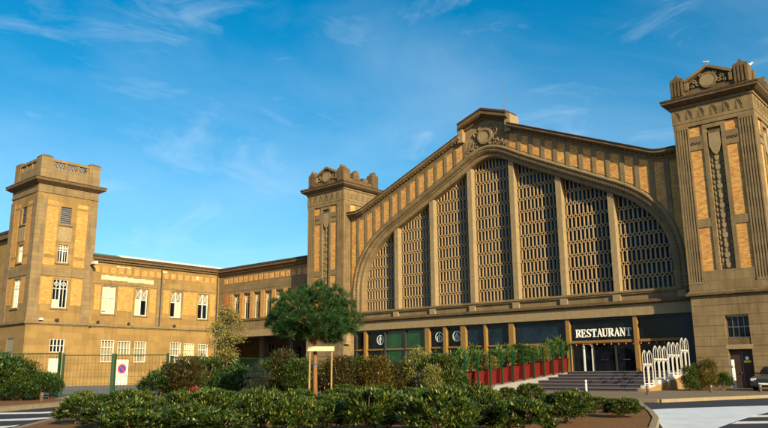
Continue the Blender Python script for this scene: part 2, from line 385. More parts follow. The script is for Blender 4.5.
# wall plate: above the arch and at both sides
g = MB(FW); C6 = offs(AC, .6); T0, T1 = .5, -.7
up = [p for p in C6 if abs(p[0]) < 16.55]
rows = [[(x, T0, z), (x, T0, rake(max(2.65, abs(x))) - .05), (x, T1, rake(max(2.65, abs(x))) - .05), (x, T1, z)] for x, z in up]
ids = g.grid(rows, close_v=True); g.f += [tuple(ids[0]), tuple(reversed(ids[-1]))]
for s in (1, -1):
    x0, x1 = sorted((s * 16.56, s * 17.56)); g.box(x0, x1, T1, T0, 7.3, 17.9)
wall = g.build('gable_wall', 'stone', hall)
# brick panels and the stone strips between them
edges = []
for s in (1, -1):
    for kx in range(13):
        c = 2.95 + 1.17 * kx; a0, a1 = c - .39, c + .39
        def lo(x):
            z = arch_z(x, 1.12) if x < 17.0 else None; return z
        def bot(x): 
            z = lo(min(x, 17.05)); return 7.6 if z is None else max(z + .12, 7.6)
        xs = [a0 + (a1 - a0) * q / 5 for q in range(6)]
        if a1 > 17.1: a1 = 17.1
        poly = [(s * x, bot(x)) for x in xs] + [(s * x, rake(x) - .80) for x in reversed(xs)]
        MB(FW).prism(poly, .3, .525).build('brick_panel', 'brick', wall)
        e0, e1 = c + .40, c + .77
        if kx < 12:
            xs = [e0, (e0 + e1) / 2, e1]
            MB(FW).prism([(s * x, bot(x) - .1) for x in xs] + [(s * x, rake(x) - .62) for x in reversed(xs)], .3, .60).build('stone_strip', 'stone', wall)
    e = s * 2.36; MB(FW).prism([(e - .2, arch_z(e, 1.1)), (e + .2, arch_z(e, 1.1)), (e + .2, 22.9), (e - .2, 22.9)], .3, .58).build('stone_strip', 'stone', wall)
# frieze band under the raking cornice, cornice, coping, dentils
def rake_sweep(xs, prof, zf):
    m = MB(FW); rows = [[(x, d, zf(x) + dz) for d, dz in prof] for x in xs]
    ids = m.grid(rows, close_v=True); m.f += [tuple(ids[0]), tuple(reversed(ids[-1]))]; return m
dent = MB(FW)
for s in (1, -1):
    xs = [s * (2.72 + (17.56 - 2.72) * q / 40) for q in range(41)]
    rake_sweep(xs, [(.3, -.82), (.57, -.82), (.57, -.60), (.66, -.56), (.66, -.40), (.3, -.40)], rake).build('frieze_band', 'stone', wall)
    rake_sweep(xs, [(.3, -.42), (.70, -.42), (.78, -.34), (1.05, -.28), (1.22, -.20), (1.22, -.045), (.3, -.045)], rake).build('raking_cornice', 'stone', wall)
    rake_sweep(xs, [(-.2, -.04), (1.27, -.04), (1.30, .05), (1.22, .10), (-.2, .12)], rake).build('coping', 'coping', wall)
    x = 2.9
    while x < 17.3:
        z = rake(x); dent.box(s * x - .09, s * x + .09, .6, .98, z - .40, z - .24); x += .38
tag(dent.build('dentil_row', 'stone_dark', wall), kind='stuff')
# apex block
apz = lambda x: 25.35 - .34 * abs(x)
xs = [-2.62 + 5.24 * q / 12 for q in range(13)]
MB(FW).prism([(-2.5, 22.6)] + [(x * .955, apz(x) - .42) for x in xs] + [(2.5, 22.6)], -.7, .47).build('apex_wall', 'stone', wall)
xs2 = [-2.72, -1.4, -.02, .02, 1.4, 2.72]
rake_sweep(xs2, [(.2, -.75), (.62, -.75), (.74, -.58), (1.05, -.52), (1.25, -.4), (1.25, -.06), (.2, -.06)], apz).build('apex_cornice', 'stone_dark', wall)
rake_sweep(xs2, [(-.6, -.055), (1.32, -.055), (1.34, .1), (1.2, .2), (-.6, .22)], apz).build('apex_coping', 'coping', wall)
for s in (1, -1):
    a0, a1 = sorted((s * 2.35, s * 2.95)); MB(FW).box(a0, a1, -.6, .95, 22.7, 24.32).build('apex_pier', 'stone_pale', wall)
# cartouche: roundel with scrolls
cz = 22.85
ct = MB(FW).disc(0, cz, .62, .3, .66, 24).build('cartouche', 'stone_pale', wall)
MB(FW).ring(0, cz, .60, .80, .3, .76, 28).build('cartouche_rim', 'stone', ct)
sc = MB(FW)
def spiral(a, z, r0, turns, sg, ph, th=.07):
    P = []
    for q in range(22):
        t = q / 21; r = r0 * (1 - .8 * t); P.append((a + r * math.cos(ph + sg * turns * 6.283 * t), .55 + .05 * math.sin(t * 6), z + r * math.sin(ph + sg * turns * 6.283 * t)))
    sc.tube(P, th, 5)
for s in (1, -1):
    for a, z, r, tn, ph in ((1.12, 22.55, .36, 1.3, 1.5), (1.62, 22.25, .30, 1.2, 2.2), (1.05, 23.25, .30, 1.2, 4.2), (2.02, 22.0, .2, 1.1, 2.0), (.55, 23.68, .22, 1.2, 3.6), (.5, 22.15, .2, 1., 1.)):
        spiral(s * a, z, r, tn, s, ph if s > 0 else math.pi - ph)
    for q in range(7):
        t = q / 6; a = s * (.9 + 1.3 * t); z = 22.0 - .28 * t + .1 * math.sin(q * 2.1)
        sc.prism([(a - .1, z), (a, z - .13), (a + .1, z), (a, z + .22)], .4, .62)
tag(sc.build('scrollwork', 'stone', ct), kind='stuff')
# arch surround: swept mouldings + bead row
prof = [(0, -.85), (0, .22), (.10, .30), (.42, .30), (.42, .44), (.50, .52), (.74, .52), (.80, .60), (.92, .66), (1.04, .64), (1.12, .56), (1.12, .30), (.55, .30), (.55, -.85)]
m = MB(FW); OFF = [offs(AC, d) for d, _ in prof]
rows = [[(OFF[q][k][0], prof[q][1], OFF[q][k][1]) for q in range(len(prof))] for k in range(len(AC))]
ids = m.grid(rows, close_v=True); m.f += [tuple(ids[0]), tuple(reversed(ids[-1]))]
arch = m.build('arch_surround', 'stone', hall)
bd = MB(FW); Cb = offs(AC, .62); acc = 0
for p, q in zip(Cb, Cb[1:]):
    L = math.hypot(q[0] - p[0], q[1] - p[1]); tx, tz = (q[0] - p[0]) / L, (q[1] - p[1]) / L
    while acc < L:
        a, z = p[0] + tx * acc, p[1] + tz * acc; h, w = .10, .085
        bd.prism([(a - tx * h, z - tz * h), (a + tz * w, z - tx * w), (a + tx * h, z + tz * h), (a - tz * w, z + tx * w)], .5, .60); acc += .27
    acc -= L
tag(bd.build('bead_moulding', 'stone_dark', arch), kind='stuff')
# mullions, glazing and the concrete lattice of each bay
BW = 4.6
mull = [BW * (q - 2.5) for q in range(6)]
for x in mull:
    MB(FW).box(x - .25, x + .25, -.80, .14, 7.38, arch_z(x) + .25).build('mullion', 'stone_pale', hall)
bays = [(-16.3, mull[0])] + list(zip(mull, mull[1:])) + [(mull[-1], 16.3)]
CWD, RH = .375, 1.13
def inside(x, z, d=.42): 
    if abs(x) > 16.05 + d: return False
    az = arch_z(min(abs(x), 16.09)); return z < (az or 10) + d
for bi, (a, b) in enumerate(bays):
    a0, a1 = a + (.25 if bi else 0), b - (.25 if bi < 6 else 0)
    xs = [a0 + (a1 - a0) * q / 10 for q in range(11)]
    pn = MB(FW); 
    poly = [(a0, 7.38), (a1, 7.38)] + [(x, (arch_z(max(-16.09, min(16.09, x))) or 10) + .3) for x in reversed(xs)]
    win = pn.prism(poly, -.76, -.70).build('arched_window', 'glass_arch', hall)
    lat = MB(FW); nc = round((a1 - a0) / CWD); cw = (a1 - a0) / nc; half = .050; D0, D1 = -.50, -.41; e = .18
    def seg(x0, z0, x1, z1, w=half):
        t = Vector((x1 - x0, z1 - z0)).normalized(); nx, nz = -t.y * w, t.x * w
        lat.prism([(x0 + nx, z0 + nz), (x1 + nx, z1 + nz), (x1 - nx, z1 - nz), (x0 - nx, z0 - nz)], D0, D1)
    for r in range(14):
        zb = 7.38 + r * RH
        for q in range(nc):
            x = a0 + (q + .5) * cw
            if not inside(x, zb + .3): continue
            seg(x, zb + e, x, zb + RH - e)
            for sx in (-.5, .5):
                seg(x, zb + RH - e, x + sx * cw, zb + RH, .040); seg(x, zb + e, x + sx * cw, zb, .040)
    lat.build('lattice', 'lattice_concrete', win)
# sill, panel band, string course, lintel
MB(FW).box(-17.3, 17.3, -.85, .42, 7.22, 7.38).box(-17.3, 17.3, -.7, .34, 7.10, 7.218).build('sill', 'stone', hall)
pb = MB(FW).box(-17.56, 17.56, -.7, .18, 6.6, 7.098).build('panel_band', 'stone', hall)
for x in mull + [-16.6, 16.6]:
    MB(FW).box(x - .32, x + .32, .1, .36, 6.602, 7.096).build('band_block', 'stone_pale', pb)
MB(FW).box(-17.56, 17.56, -.7, .62, 6.36, 6.52).box(-17.56, 17.56, -.7, .50, 6.522, 6.598).box(-17.56, 17.56, -.7, .45, 6.26, 6.358).build('string_course', 'stone_dark', hall)
MB(FW).box(-17.56, 17.56, -.7, .34, 5.42, 6.258).build('lintel_beam', 'stone_pale', hall)
# shopfront
cols = [(-15.8, .32), (-7.7, .50), (-5.6, .34), (-3.5, .55), (-1.1, .24), (1.62, .46), (7.02, .32), (12.75, .30)]
thin = [-17.2, -13.2, -10.57, 16.0]
for x, w in cols: MB(FW).box(x - w / 2, x + w / 2, -.25, .22, TZ - .05, 5.418).build('shopfront_column', 'gold_column', hall)
for x in thin: MB(FW).box(x - .09, x + .09, -.2, .08, TZ - .05, 5.418).build('glazing_bar', 'dark_metal', hall)
MB(FW).box(-17.5, 6.84, -.2, .04, 3.38, 3.52).box(7.2, 17.4, -.2, .12, 3.42, 3.62).build('transom', 'gold_column', hall)
MB(FW).box(-17.5, 17.5, -.22, .10, 5.22, 5.416).build('glazing_head', 'dark_metal', hall)
MB(FW).box(16.05, 17.5, -.3, .14, TZ - .05, 5.21).build('end_panel', 'dark_metal', hall)
xs = sorted([c[0] for c in cols] + thin)
for p, q in zip(xs, xs[1:]):
    gm = 'glass_green' if -13.3 < p < -8 else ('glass_dark' if p < -3.6 or p > 7 else 'glass_blue')
    if q <= 16.1:
        for z0, z1 in ((3.53, 5.22), (TZ, 3.37)):
            if z0 < 2 and 7 < p < 12: continue
            MB(FW).box(p, q, -.16, -.13, z0 + (.1 if p > 7 and z0 > 2 else 0), z1).build('pane', gm, hall)
# entrance doors under the lettering
for i, (x0, x1) in enumerate(((7.2, 8.15), (8.15, 9.0), (9.0, 10.9), (10.9, 12.6))):
    d = MB(FW).box(x0 + .06, x1 - .06, -.20, -.17, TZ + .02, 3.4).build('glass_door', 'glass_dark', hall)
    fm = 'white_paint' if i in (1,) else 'dark_metal'
    w_ = .12 if i == 1 else .06
    MB(FW).box(x0 + .005, x0 + w_, -.24, -.08, TZ, 3.41).box(x1 - w_, x1 - .005, -.24, -.08, TZ, 3.41).box(x0 + w_, x1 - w_, -.24, -.1, 3.3, 3.41).build('door_frame', fm, d)
    if i > 1: MB(FW).box((x0 + x1) / 2 - .3, (x0 + x1) / 2 + .3, -.12, -.07, 2.05, 2.10).build('door_handle', 'chrome', d)
MB(FW).box(-17.5, 17.5, -6.2, -6.0, TZ, 6.2).build('inner_wall', 'interior', hall)
# RESTAURANT in serif capitals
LH = .64; z0 = 3.90
def letter(m, ch, x, w):
    tk, tn, sf = .112, .04, .05; H = LH
    def V(a, t=tk): m.box(x + a - t / 2, x + a + t / 2, D0_, D1_, z0, z0 + H)
    def serif(a, z, ww=.2): m.box(x + a - ww / 2, x + a + ww / 2, D0_, D1_ + .001, z, z + tn)
    def Hh(a, b, z, t=tn): m.box(x + a, x + b, D0_, D1_ + .0005, z0 + z, z0 + z + t)
    def P(path, wd): m.stroke([(x + a, z0 + z) for a, z in path], wd, D0_, D1_ + .0008)
    if ch == 'R':
        V(.1); serif(.1, z0, .24); serif(.08, z0 + H - tn, .2); P([(.1, H - .022), (.25, H - .022), (.34, H - .06), (.37, H - .165), (.33, H - .27), (.24, H - .31), (.1, H - .315)], [.045, .06, .12, .135, .12, .06, .045])
        P([(.2, H - .31), (.29, H - .4), (.36, .1), (.44, .03)], [.06, .13, .13, .05])
    if ch == 'E':
        V(.1); serif(.08, z0, .2); Hh(.1, .38, 0); Hh(.1, .36, H - tn); Hh(.1, .29, H / 2 - .02); serif(.07, z0 + H - tn, .2)
        m.box(x + .34, x + .385, D0_, D1_, z0 + tn, z0 + .17); m.box(x + .32, x + .365, D0_, D1_, z0 + H - .17, z0 + H - tn); m.box(x + .27, x + .30, D0_, D1_, z0 + H / 2 - .09, z0 + H / 2 + .1)
    if ch == 'S':
        P([(.37, H - .14), (.32, H - .05), (.22, H - .02), (.11, H - .06), (.07, H - .17), (.13, H - .27), (.24, H - .34), (.34, .2), (.33, .09), (.22, .02), (.11, .05), (.05, .16)], [.04, .05, .05, .08, .11, .13, .135, .13, .10, .05, .05, .04])
        m.box(x + .36, x + .385, D0_, D1_, z0 + H - .19, z0 + H - .01); m.box(x + .03, x + .055, D0_, D1_, z0 + .01, z0 + .2)
    if ch == 'T':
        V(.22); serif(.22, z0, .26); Hh(.01, .43, H - tn); m.box(x + .005, x + .05, D0_, D1_, z0 + H - .19, z0 + H - tn); m.box(x + .39, x + .435, D0_, D1_, z0 + H - .19, z0 + H - tn)
    if ch == 'A':
        P([(.06, 0), (.23, H)], tn); P([(.21, H), (.40, 0)], tk); Hh(.11, .33, .2); serif(.06, z0, .16); serif(.41, z0, .2)
    if ch == 'U':
        P([(.1, H), (.1, .2), (.14, .07), (.24, .02), (.33, .06), (.385, .18), (.385, H)], [tk, tk, .12, .07, .05, tn, tn]); serif(.1, z0 + H - tn, .24); serif(.385, z0 + H - tn, .17)
    if ch == 'N':
        P([(.09, 0), (.09, H)], tn); P([(.08, H), (.42, 0)], tk); P([(.415, H), (.415, .02)], tn); serif(.09, z0, .17); serif(.06, z0 + H - tn, .14); serif(.415, z0 + H - tn, .17)
D0_, D1_ = -.13, -.10
x = 7.58; adv = dict(R=.50, E=.455, S=.46, T=.475, A=.47, U=.515, N=.535)
for ch in 'RESTAURANT':
    m = MB(FW); letter(m, ch, x, 1); m.build('letter', 'letter_white', hall); x += adv[ch] * .975
# round emblems on the glass
for (x, z) in ((-13.95, 4.42), (-6.45, 4.45), (-4.42, 4.45)):
    m = MB(FW).ring(x, z, .41, .48, -.13, -.115, 28).box(x - .035, x + .035, -.13, -.114, z - .38, z + .34)
    m.stroke([(x - .25, z - .06), (x, z + .28), (x + .25, z - .06)], .06, -.13, -.113).box(x - .24, x - .19, -.13, -.1132, z - .27, z - .06).box(x + .19, x + .24, -.13, -.1132, z - .27, z - .06)
    m.build('emblem', 'emblem', hall)
# festoon of small red lamps under the transom
fs = thing('festoon', 'string of tiny red lamps hung along the restaurant transom', 'lights', (12.4, -.3, 3.36))
P = [(7.3 + 9.6 * q / 48, -.16, 3.40 - .07 * abs(math.sin(q / 48 * math.pi * 8))) for q in range(49)]
MB().tube(P, .012, 4).build('cord', 'dark_metal', fs)
for q in range(2, 49, 3):
    x_, y_, z_ = P[q]; MB().tube([(x_, y_, z_), (x_, y_, z_ - .04), (x_, y_, z_ - .09), (x_, y_, z_ - .12)], .045, 6).build('bulb', 'bulb_red', fs)
# sides and roof of the hall
HL = 120
for s in (1, -1):
    x0, x1 = sorted((s * 17.0, s * 17.55)); MB().box(x0, x1, .72, HL, 0, 17.4).build('side_wall', 'stone_joint', hall)
    m = MB(); i = m.pts([(0, .72, 22.9), (0, HL, 22.9), (s * 17.8, HL, 17.2), (s * 17.8, .72, 17.2), (0, .72, 23.1), (0, HL, 23.1), (s * 17.8, HL, 17.4), (s * 17.8, .72, 17.4)])
    m.f += [(0, 1, 2, 3), (4, 7, 6, 5), (0, 3, 7, 4), (1, 5, 6, 2), (2, 6, 7, 3), (0, 4, 5, 1)]; m.build('roof', 'roof_metal', hall)
MB(FW).prism([(-17, 0), (17, 0), (17, 17.3), (0, 22.8), (-17, 17.3)], -HL, -HL + .4).build('rear_wall', 'stone_joint', hall)
ant = thing('antenna', 'thin whip antenna rising behind the gable', 'antenna', (-1.75, 6, 22.4))
MB().tube([(-1.75, 6, 22.4), (-1.75, 6, 26), (-1.8, 6, 31.0)], .05, 5, .035).build('mast', 'steel', ant)
MB().box(-1.95, -1.55, 5.8, 6.2, 22.2, 22.6).build('base_bracket', 'steel', ant)

# ================================================================== TWIN TOWERS beside the gable
TW, TY = 5.61, -1.6
BLK = {}
def blocks(F, a0, a1, z0, z1, parent, holes=(), ch=.70, bl=1.42, m='stone', d0=-.06, d1=0., seed=0):
    rnd = random.Random(seed); nz = max(1, round((z1 - z0) / ch)); h = (z1 - z0) / nz
    for r in range(nz):
        zb, zt = z0 + r * h, z0 + (r + 1) * h
        cuts = [(a0, a1)]
        for H in holes:
            if H[2] < zt - .02 and H[3] > zb + .02:
                cuts = [c for p, q in cuts for c in (((p, min(q, H[0])), (max(p, H[1]), q))) if c[1] - c[0] > .12]
        for p, q in cuts:
            n = max(1, round((q - p) / bl)); w = (q - p) / n; ed = [p]
            if n > 1: ed += [p + w * (.55 if r % 2 else 1.0) + w * (k) * ((q - p - w * (.55 if r % 2 else 1.)) / (w * (n - (0 if r % 2 else 1)))) for k in range(n - (0 if r % 2 else 1))]
            ed += [q]; ed = sorted({round(e, 3) for e in ed})
            for e0, e1 in zip(ed, ed[1:]):
                if e1 - e0 < .05: continue
                lo, hi = max(zb, z0), zt
                for H in holes:      # trim a block whose top or bottom is cut by an opening
                    if H[0] < (e0 + e1) / 2 < H[1]:
                        if H[2] < zb + .01 < H[3]: lo = H[3]
                key = (F.ax, F.sg, round(e1 - e0, 2), round(hi - lo, 2), m, d0, d1)
                if key not in BLK:
                    g = .006; bb = MB(Fr(F.ax, 0., F.sg)); W_, Hh = key[2] / 2 - g, key[3] / 2 - g; c = .010
                    ii = [bb.pts([(-W_, d0, -Hh), (W_, d0, -Hh), (W_, d0, Hh), (-W_, d0, Hh)]), bb.pts([(-W_, d1 - c, -Hh), (W_, d1 - c, -Hh), (W_, d1 - c, Hh), (-W_, d1 - c, Hh)]),
                          bb.pts([(-W_ + c, d1, -Hh + c), (W_ - c, d1, -Hh + c), (W_ - c, d1, Hh - c), (-W_ + c, d1, Hh - c)])]
                    for u_, v_ in ((0, 1), (1, 2)):
                        bb.f += [(ii[u_][k], ii[u_][(k + 1) % 4], ii[v_][(k + 1) % 4], ii[v_][k]) for k in range(4)]
                    bb.f += [tuple(ii[2])]
                    BLK[key] = bb.mesh(m, (0, 0, 0))
                piece('stone_block', BLK[key], parent, F((e0 + e1) / 2, rnd.uniform(-.006, .006), (lo + hi) / 2))
def tower_face(F, a0, par, door=False, full=True, seed=0, c0=0.):
    A = lambda t: a0 + t
    holes = [(A(2.2), A(3.72), 3.42, 4.92), (A(2.2), A(3.72), -.1, 2.62)] if door else []
    wallp = MB(F).walls(A(.03), A(TW - .03), -.1, 6.42, holes, -.55, -.045).build('base_wall', 'stone_dark', par)
    blocks(F, A(0.), A(TW), 0, 6.42, wallp, [(h[0] - .0, h[1], h[2], h[3]) for h in holes], .71, 1.42, 'stone', seed=seed)
    MB(F).box(A(.0), A(TW), -.4, -.002, 6.742, 7.28).build('plinth', 'stone_joint', par)
    MB(F).box(A(1.08), A(TW - 1.08), -.4, -.03, 7.282, 8.2).build('plinth', 'stone_joint', par)
    for p0, p1 in ((c0, 1.05), (TW - 1.05, TW)):
        m = MB(F).box(A(max(p0, .08)), A(min(p1, TW - .08)), -.4, -.07, 7.282, 19.1); sp = (p1 - p0 - .10) / 5
        for q in range(6): m.box(A(p0 + q * sp), A(p0 + q * sp + .10), -.08, 0, 7.45, 18.95)
        m.box(A(p0), A(p1), -.08, .02, 7.283, 7.449).box(A(p0), A(p1), -.08, .02, 18.951, 19.1)
        m.build('fluted_pilaster', 'stone', par)
    for p0 in (1.07, TW - 1.07 - .92):
        for q0, q1 in ((8.202, 11.38), (12.0, 17.22), (18.28, 19.05)): MB(F).box(A(p0), A(p0 + .92), -.4, -.11, q0, q1).build('brick_panel', 'brick', par)
        for q0, q1 in ((11.382, 11.998), (17.222, 18.278)):
            b = MB(F).box(A(p0), A(p0 + .92), -.4, -.04, q0, q1).build('stone_band', 'stone', par)
            if q1 > 15:
                o = MB(F)
                for q in range(3): o.ring(A(p0 + .2 + .26 * q), 17.75, .06, .11, -.05, .0, 10)
                o.build('guilloche', 'stone_dark', b)
    cst = MB(F).box(A(2.0), A(2.3), -.4, -.03, 8.202, 19.05).box(A(3.31), A(3.61), -.4, -.03, 8.202, 19.05).box(A(2.3), A(3.31), -.4, -.03, 18.75, 19.05).build('ornament_frame', 'stone', par)
    MB(F).box(A(2.3), A(3.31), -.6, -.30, 8.202, 18.749).build('ornament_recess', 'stone', par)
    if full:
        sh = MB(F).prism([(A(2.42), 18.35), (A(3.19), 18.35), (A(3.22), 17.4), (A(3.02), 16.85), (A(2.805), 16.65), (A(2.59), 16.85), (A(2.39), 17.4)], -.31, -.04).build('shield', 'stone_pale', par)
        MB(F).box(A(2.38), A(3.23), -.31, -.02, 18.352, 18.52).build('shield_crown', 'stone_dark', sh)
        g = MB(F); z = 16.55; q = 0
        while z > 8.45:
            w = .17 + .03 * math.sin(q * 1.3); c = A(2.805)
            g.prism([(c - w, z), (c - w * .75, z - .26), (c, z - .34), (c + w * .75, z - .26), (c + w, z), (c + w * .4, z + .07), (c, z + .0), (c - w * .4, z + .07)], -.31, -.16 - .05 * (q % 2)); z -= .36; q += 1
        for s_ in (-1, 1):
            z = 16.3
            for q in range(19):
                c = A(2.805) + s_ * .36; g.prism([(c - .07, z), (c, z - .2), (c + .07, z), (c, z + .12)], -.31, -.2); z -= .41
        tag(g.build('garland', 'stone_pale', par), kind='stuff')
    return cst
def twin_tower(ox, name, label, door, cat='tower'):
    t = thing(name, label, cat, (ox + TW / 2, TY + TW / 2, 0)); D = TW
    FS = Fr('y', TY, -1); FE = Fr('x', ox + TW, 1); FWs = Fr('x', ox, -1)
    MB().box(ox + .35, ox + TW - .35, TY + .62, TY + D - .1, 0, 21).build('core', 'stone_dark', t)
    tower_face(FS, ox, t, door=door, seed=1)
    tower_face(FE, TY, t, seed=2, c0=.09)
    # plain faces away from the camera
    MB(FWs).box(TY + .02, TY + D, -.5, -.03, -.1, 19.1).build('plain_face', 'stone_joint', t)
    MB().box(ox + .02, ox + TW - .02, TY + D - .12, TY + D, -.1, 19.1).build('plain_face', 'stone_joint', t)
    x0, x1, y0, y1 = ox, ox + TW, TY, TY + D
    def ringbox(name, e, z0, z1, m): return MB().box(x0 - e, x1 + e, y0 - e, y1 + e, z0, z1).build(name, m, t)
    ringbox('string_course', .22, 6.45, 6.62, 'stone_dark'); ringbox('string_course', .12, 6.622, 6.74, 'stone')
    ringbox('architrave', .03, 19.102, 19.42, 'stone'); fr = ringbox('frieze', .06, 19.422, 20.62, 'stone')
    ringbox('cornice', .14, 20.622, 20.78, 'stone'); 
    m = MB(); pr = [(.16, 20.782), (.34, 20.86), (.52, 20.98), (.62, 21.06), (.62, 21.22)]
    rows = [[(x0 - e, y0 - e, z), (x1 + e, y0 - e, z), (x1 + e, y1 + e, z), (x0 - e, y1 + e, z)] for e, z in pr]
    ids = m.grid(rows, close_v=True); m.f += [tuple(ids[0]), tuple(ids[-1])]; m.build('cornice', 'stone_dark', t)
    ringbox('coping', .66, 21.222, 21.36, 'coping')
    for F, a0 in ((FS, x0), (FE, y0)):
        for q in range(6):
            c = a0 + .62 + q * .874
            MB(F).prism([(c - .36, 20.45), (c + .36, 20.45), (c + .05, 19.68), (c - .05, 19.68)], .0, .085).prism([(c - .2, 20.40), (c + .2, 20.40), (c, 19.9)], .06, .12).build('frieze_motif', 'stone', fr)
            if q < 5: MB(F).prism([(c + .437 - .09, 19.7), (c + .437 + .09, 19.7), (c + .437, 20.35)], .0, .075).build('frieze_drop', 'stone_dark', fr)
    MB().box(x0 + .1, x1 - .1, y0 + .1, y1 - .1, 21.362, 22.0).build('parapet', 'stone_dark', t)
    for F, a0, sd in ((FS, x0, 0), (FE, y0, 1)):
        for p in (0.02, TW - 1.04):
            if sd and p < 1: continue      # corner pier is shared
            pr = MB(F).box(a0 + p, a0 + p + 1.02, -1.0 if not sd else -.9, .0, 21.363, 22.9)
            pr.prism([(a0 + p, 22.902), (a0 + p + 1.02, 22.902), (a0 + p + 1.02, 23.05), (a0 + p + .68, 23.2), (a0 + p + .51, 23.5), (a0 + p + .34, 23.2), (a0 + p, 23.05)], -.85, -.02)
            for q in range(4): pr.box(a0 + p + .06 + q * .25, a0 + p + .06 + q * .25 + .14, -.02, .07, 21.7, 22.95)
            pr.build('corner_pier', 'stone_dark', t)
        if not sd:
            c = a0 + TW / 2
            pd = MB(F).prism([(a0 + 1.08, 21.99), (a0 + TW - 1.08, 21.99), (a0 + TW - 1.08, 22.75), (c + .1, 23.55), (c - .1, 23.55), (a0 + 1.08, 22.75)], -.75, -.22).build('pediment', 'stone_dark', t)
            MB(F).stroke([(a0 + 1.1, 22.72), (c, 23.56), (a0 + TW - 1.1, 22.72)], .22, -.8, .04).box(a0 + 1.09, a0 + 1.35, -.8, .02, 21.99, 22.6).box(a0 + TW - 1.35, a0 + TW - 1.09, -.8, .02, 21.99, 22.6).build('pediment_moulding', 'stone', pd)
            rd = MB(F).disc(c, 22.45, .52, -.3, -.02, 22, .46).build('roundel', 'stone_pale', pd)
            o = MB(F)
            for s_ in (-1, 1):
                for u_, v_, r_ in ((.75, 22.3, .17), (.98, 22.55, .15), (1.15, 22.2, .13), (.5, 22.95, .14)): o.ring(c + s_ * u_, v_, r_ * .45, r_, -.3, -.05, 10)
            o.ring(c, 22.45, .5, .62, -.3, .0, 22); o.build('scrolls', 'stone', rd)
        else:
            MB(F).box(a0 + 1.6, a0 + 2.5, -.6, -.06, 21.99, 22.5).prism([(a0 + 1.6, 22.502), (a0 + 2.5, 22.502), (a0 + 2.5, 22.7), (a0 + 2.05, 23.1), (a0 + 1.6, 22.7)], -.6, -.06).build('parapet_pier', 'stone_dark', t)
            MB(F).box(a0 + 3.1, a0 + 3.9, -.6, -.06, 21.99, 22.4).build('parapet_pier', 'stone_dark', t)
    return t
tR = twin_tower(17.57, 'fluted_tower', 'tall fluted brick and stone tower at right, nearest to the viewer', True)
tL = twin_tower(-17.57 - TW, 'fluted_tower', 'fluted brick and stone tower at the left end of the gable, behind the pine', False)
# door and window of the near tower
FT = Fr('y', TY, -1)
x0 = 17.57 + 2.2
w = MB(FT).box(x0, x0 + 1.52, -.40, -.36, 3.43, 4.91).build('window', 'glass_dark', tR)
f = MB(FT)
for q in range(5): f.box(x0 + .01 + q * .365, x0 + .05 + q * .365, -.36, -.31, 3.43, 4.91)
f.box(x0, x0 + 1.52, -.36, -.312, 3.43, 3.48).box(x0, x0 + 1.52, -.36, -.312, 4.14, 4.19).box(x0, x0 + 1.52, -.36, -.312, 4.85, 4.91); f.build('window_bars', 'steel', w)
d = MB(FT).box(x0, x0 + 1.52, -.42, -.36, 0, 2.6).build('door', 'door_brown', tR)
MB(FT).box(x0 + .75, x0 + .77, -.36, -.345, .05, 2.5).box(x0 + .62, x0 + .66, -.36, -.30, .95, 1.1).build('door_handle', 'steel', d)
MB(FT).box(x0 + .85, x0 + 1.3, -.36, -.345, 1.72, 1.86).build('notice', 'sign_yellow', d)
MB(FT).disc(x0 + 1.07, 2.02, .12, -.36, -.345, 12).build('notice', 'sign_white', d)
MB(FT).box(x0 - .12, x0 + 1.64, -.05, .012, 2.64, 2.95).build('door_lintel', 'stone_pale', tR)

FLT = Fr('x', -17.57, 1); m = MB(FLT)
for q in range(5):
    zz = 4.05 + .27 * q; e = .12 + .10 * math.sin(.5 + q * .75); m.box(-1.62 + .02 * q, -.98 - .02 * q, -.05, .28 + e, zz, zz + .265)
m.build('corbel', 'stone_pale', tL)

# ================================================================== CONNECTING BLOCK (faces -Y)
YB = .3; FC = Fr('y', YB, -1)
cn = thing('connecting_block', 'two storey stone link with row of tall windows over a dark open passage', 'building', (-32, 3, 0))
xs = [-38.85 + 2.045 * q for q in range(7)]; holes = [(x, x + 1.38, 7.72, 10.86) for x in xs]
up = MB(FC).walls(-41.84, -23.3, 7.45, 11.25, holes, -.6, 0).build('upper_wall', 'stone', cn)
MB(FC).box(-41.84, -23.3, -.6, .03, 11.252, 12.1).build('architrave', 'stone_joint', cn)
fz = MB(FC).box(-41.84, -23.3, -.6, -.02, 12.102, 13.5).build('frieze', 'stone', cn)
q = -40.45
while q < -23.6:
    MB(FC).box(q - .36, q + .36, -.05, .015, 12.30, 12.98).build('brick_square', 'brick', fz); q += .99
for x in xs:
    p = MB(FC).box(x - .66, x - .01, -.3, .06, 7.722, 10.95).build('pier', 'brick_pale', cn)
MB(FC).box(-40.6, -39.9, -.3, .05, 7.722, 10.95).build('pier', 'brick_red', cn)
MB(FC).box(-41.84, -23.3, -.6, .14, 7.452, 7.70).build('sill_band', 'stone_dark', cn)
MB(FC).box(-41.84, -23.3, -.6, .02, 6.30, 7.448).build('beam', 'stone', cn)
MB(FC).box(-41.84, -23.3, -.6, .16, 5.52, 6.298).build('lower_beam', 'stone_pale', cn)
MB(FC).box(-41.84, -23.2, -.6, .30, 13.502, 13.8).box(-41.84, -23.2, -.6, .55, 13.802, 14.05).build('cornice', 'stone_dark', cn)
MB(FC).box(-41.84, -23.2, -.8, .60, 14.052, 14.28).build('coping', 'coping', cn)
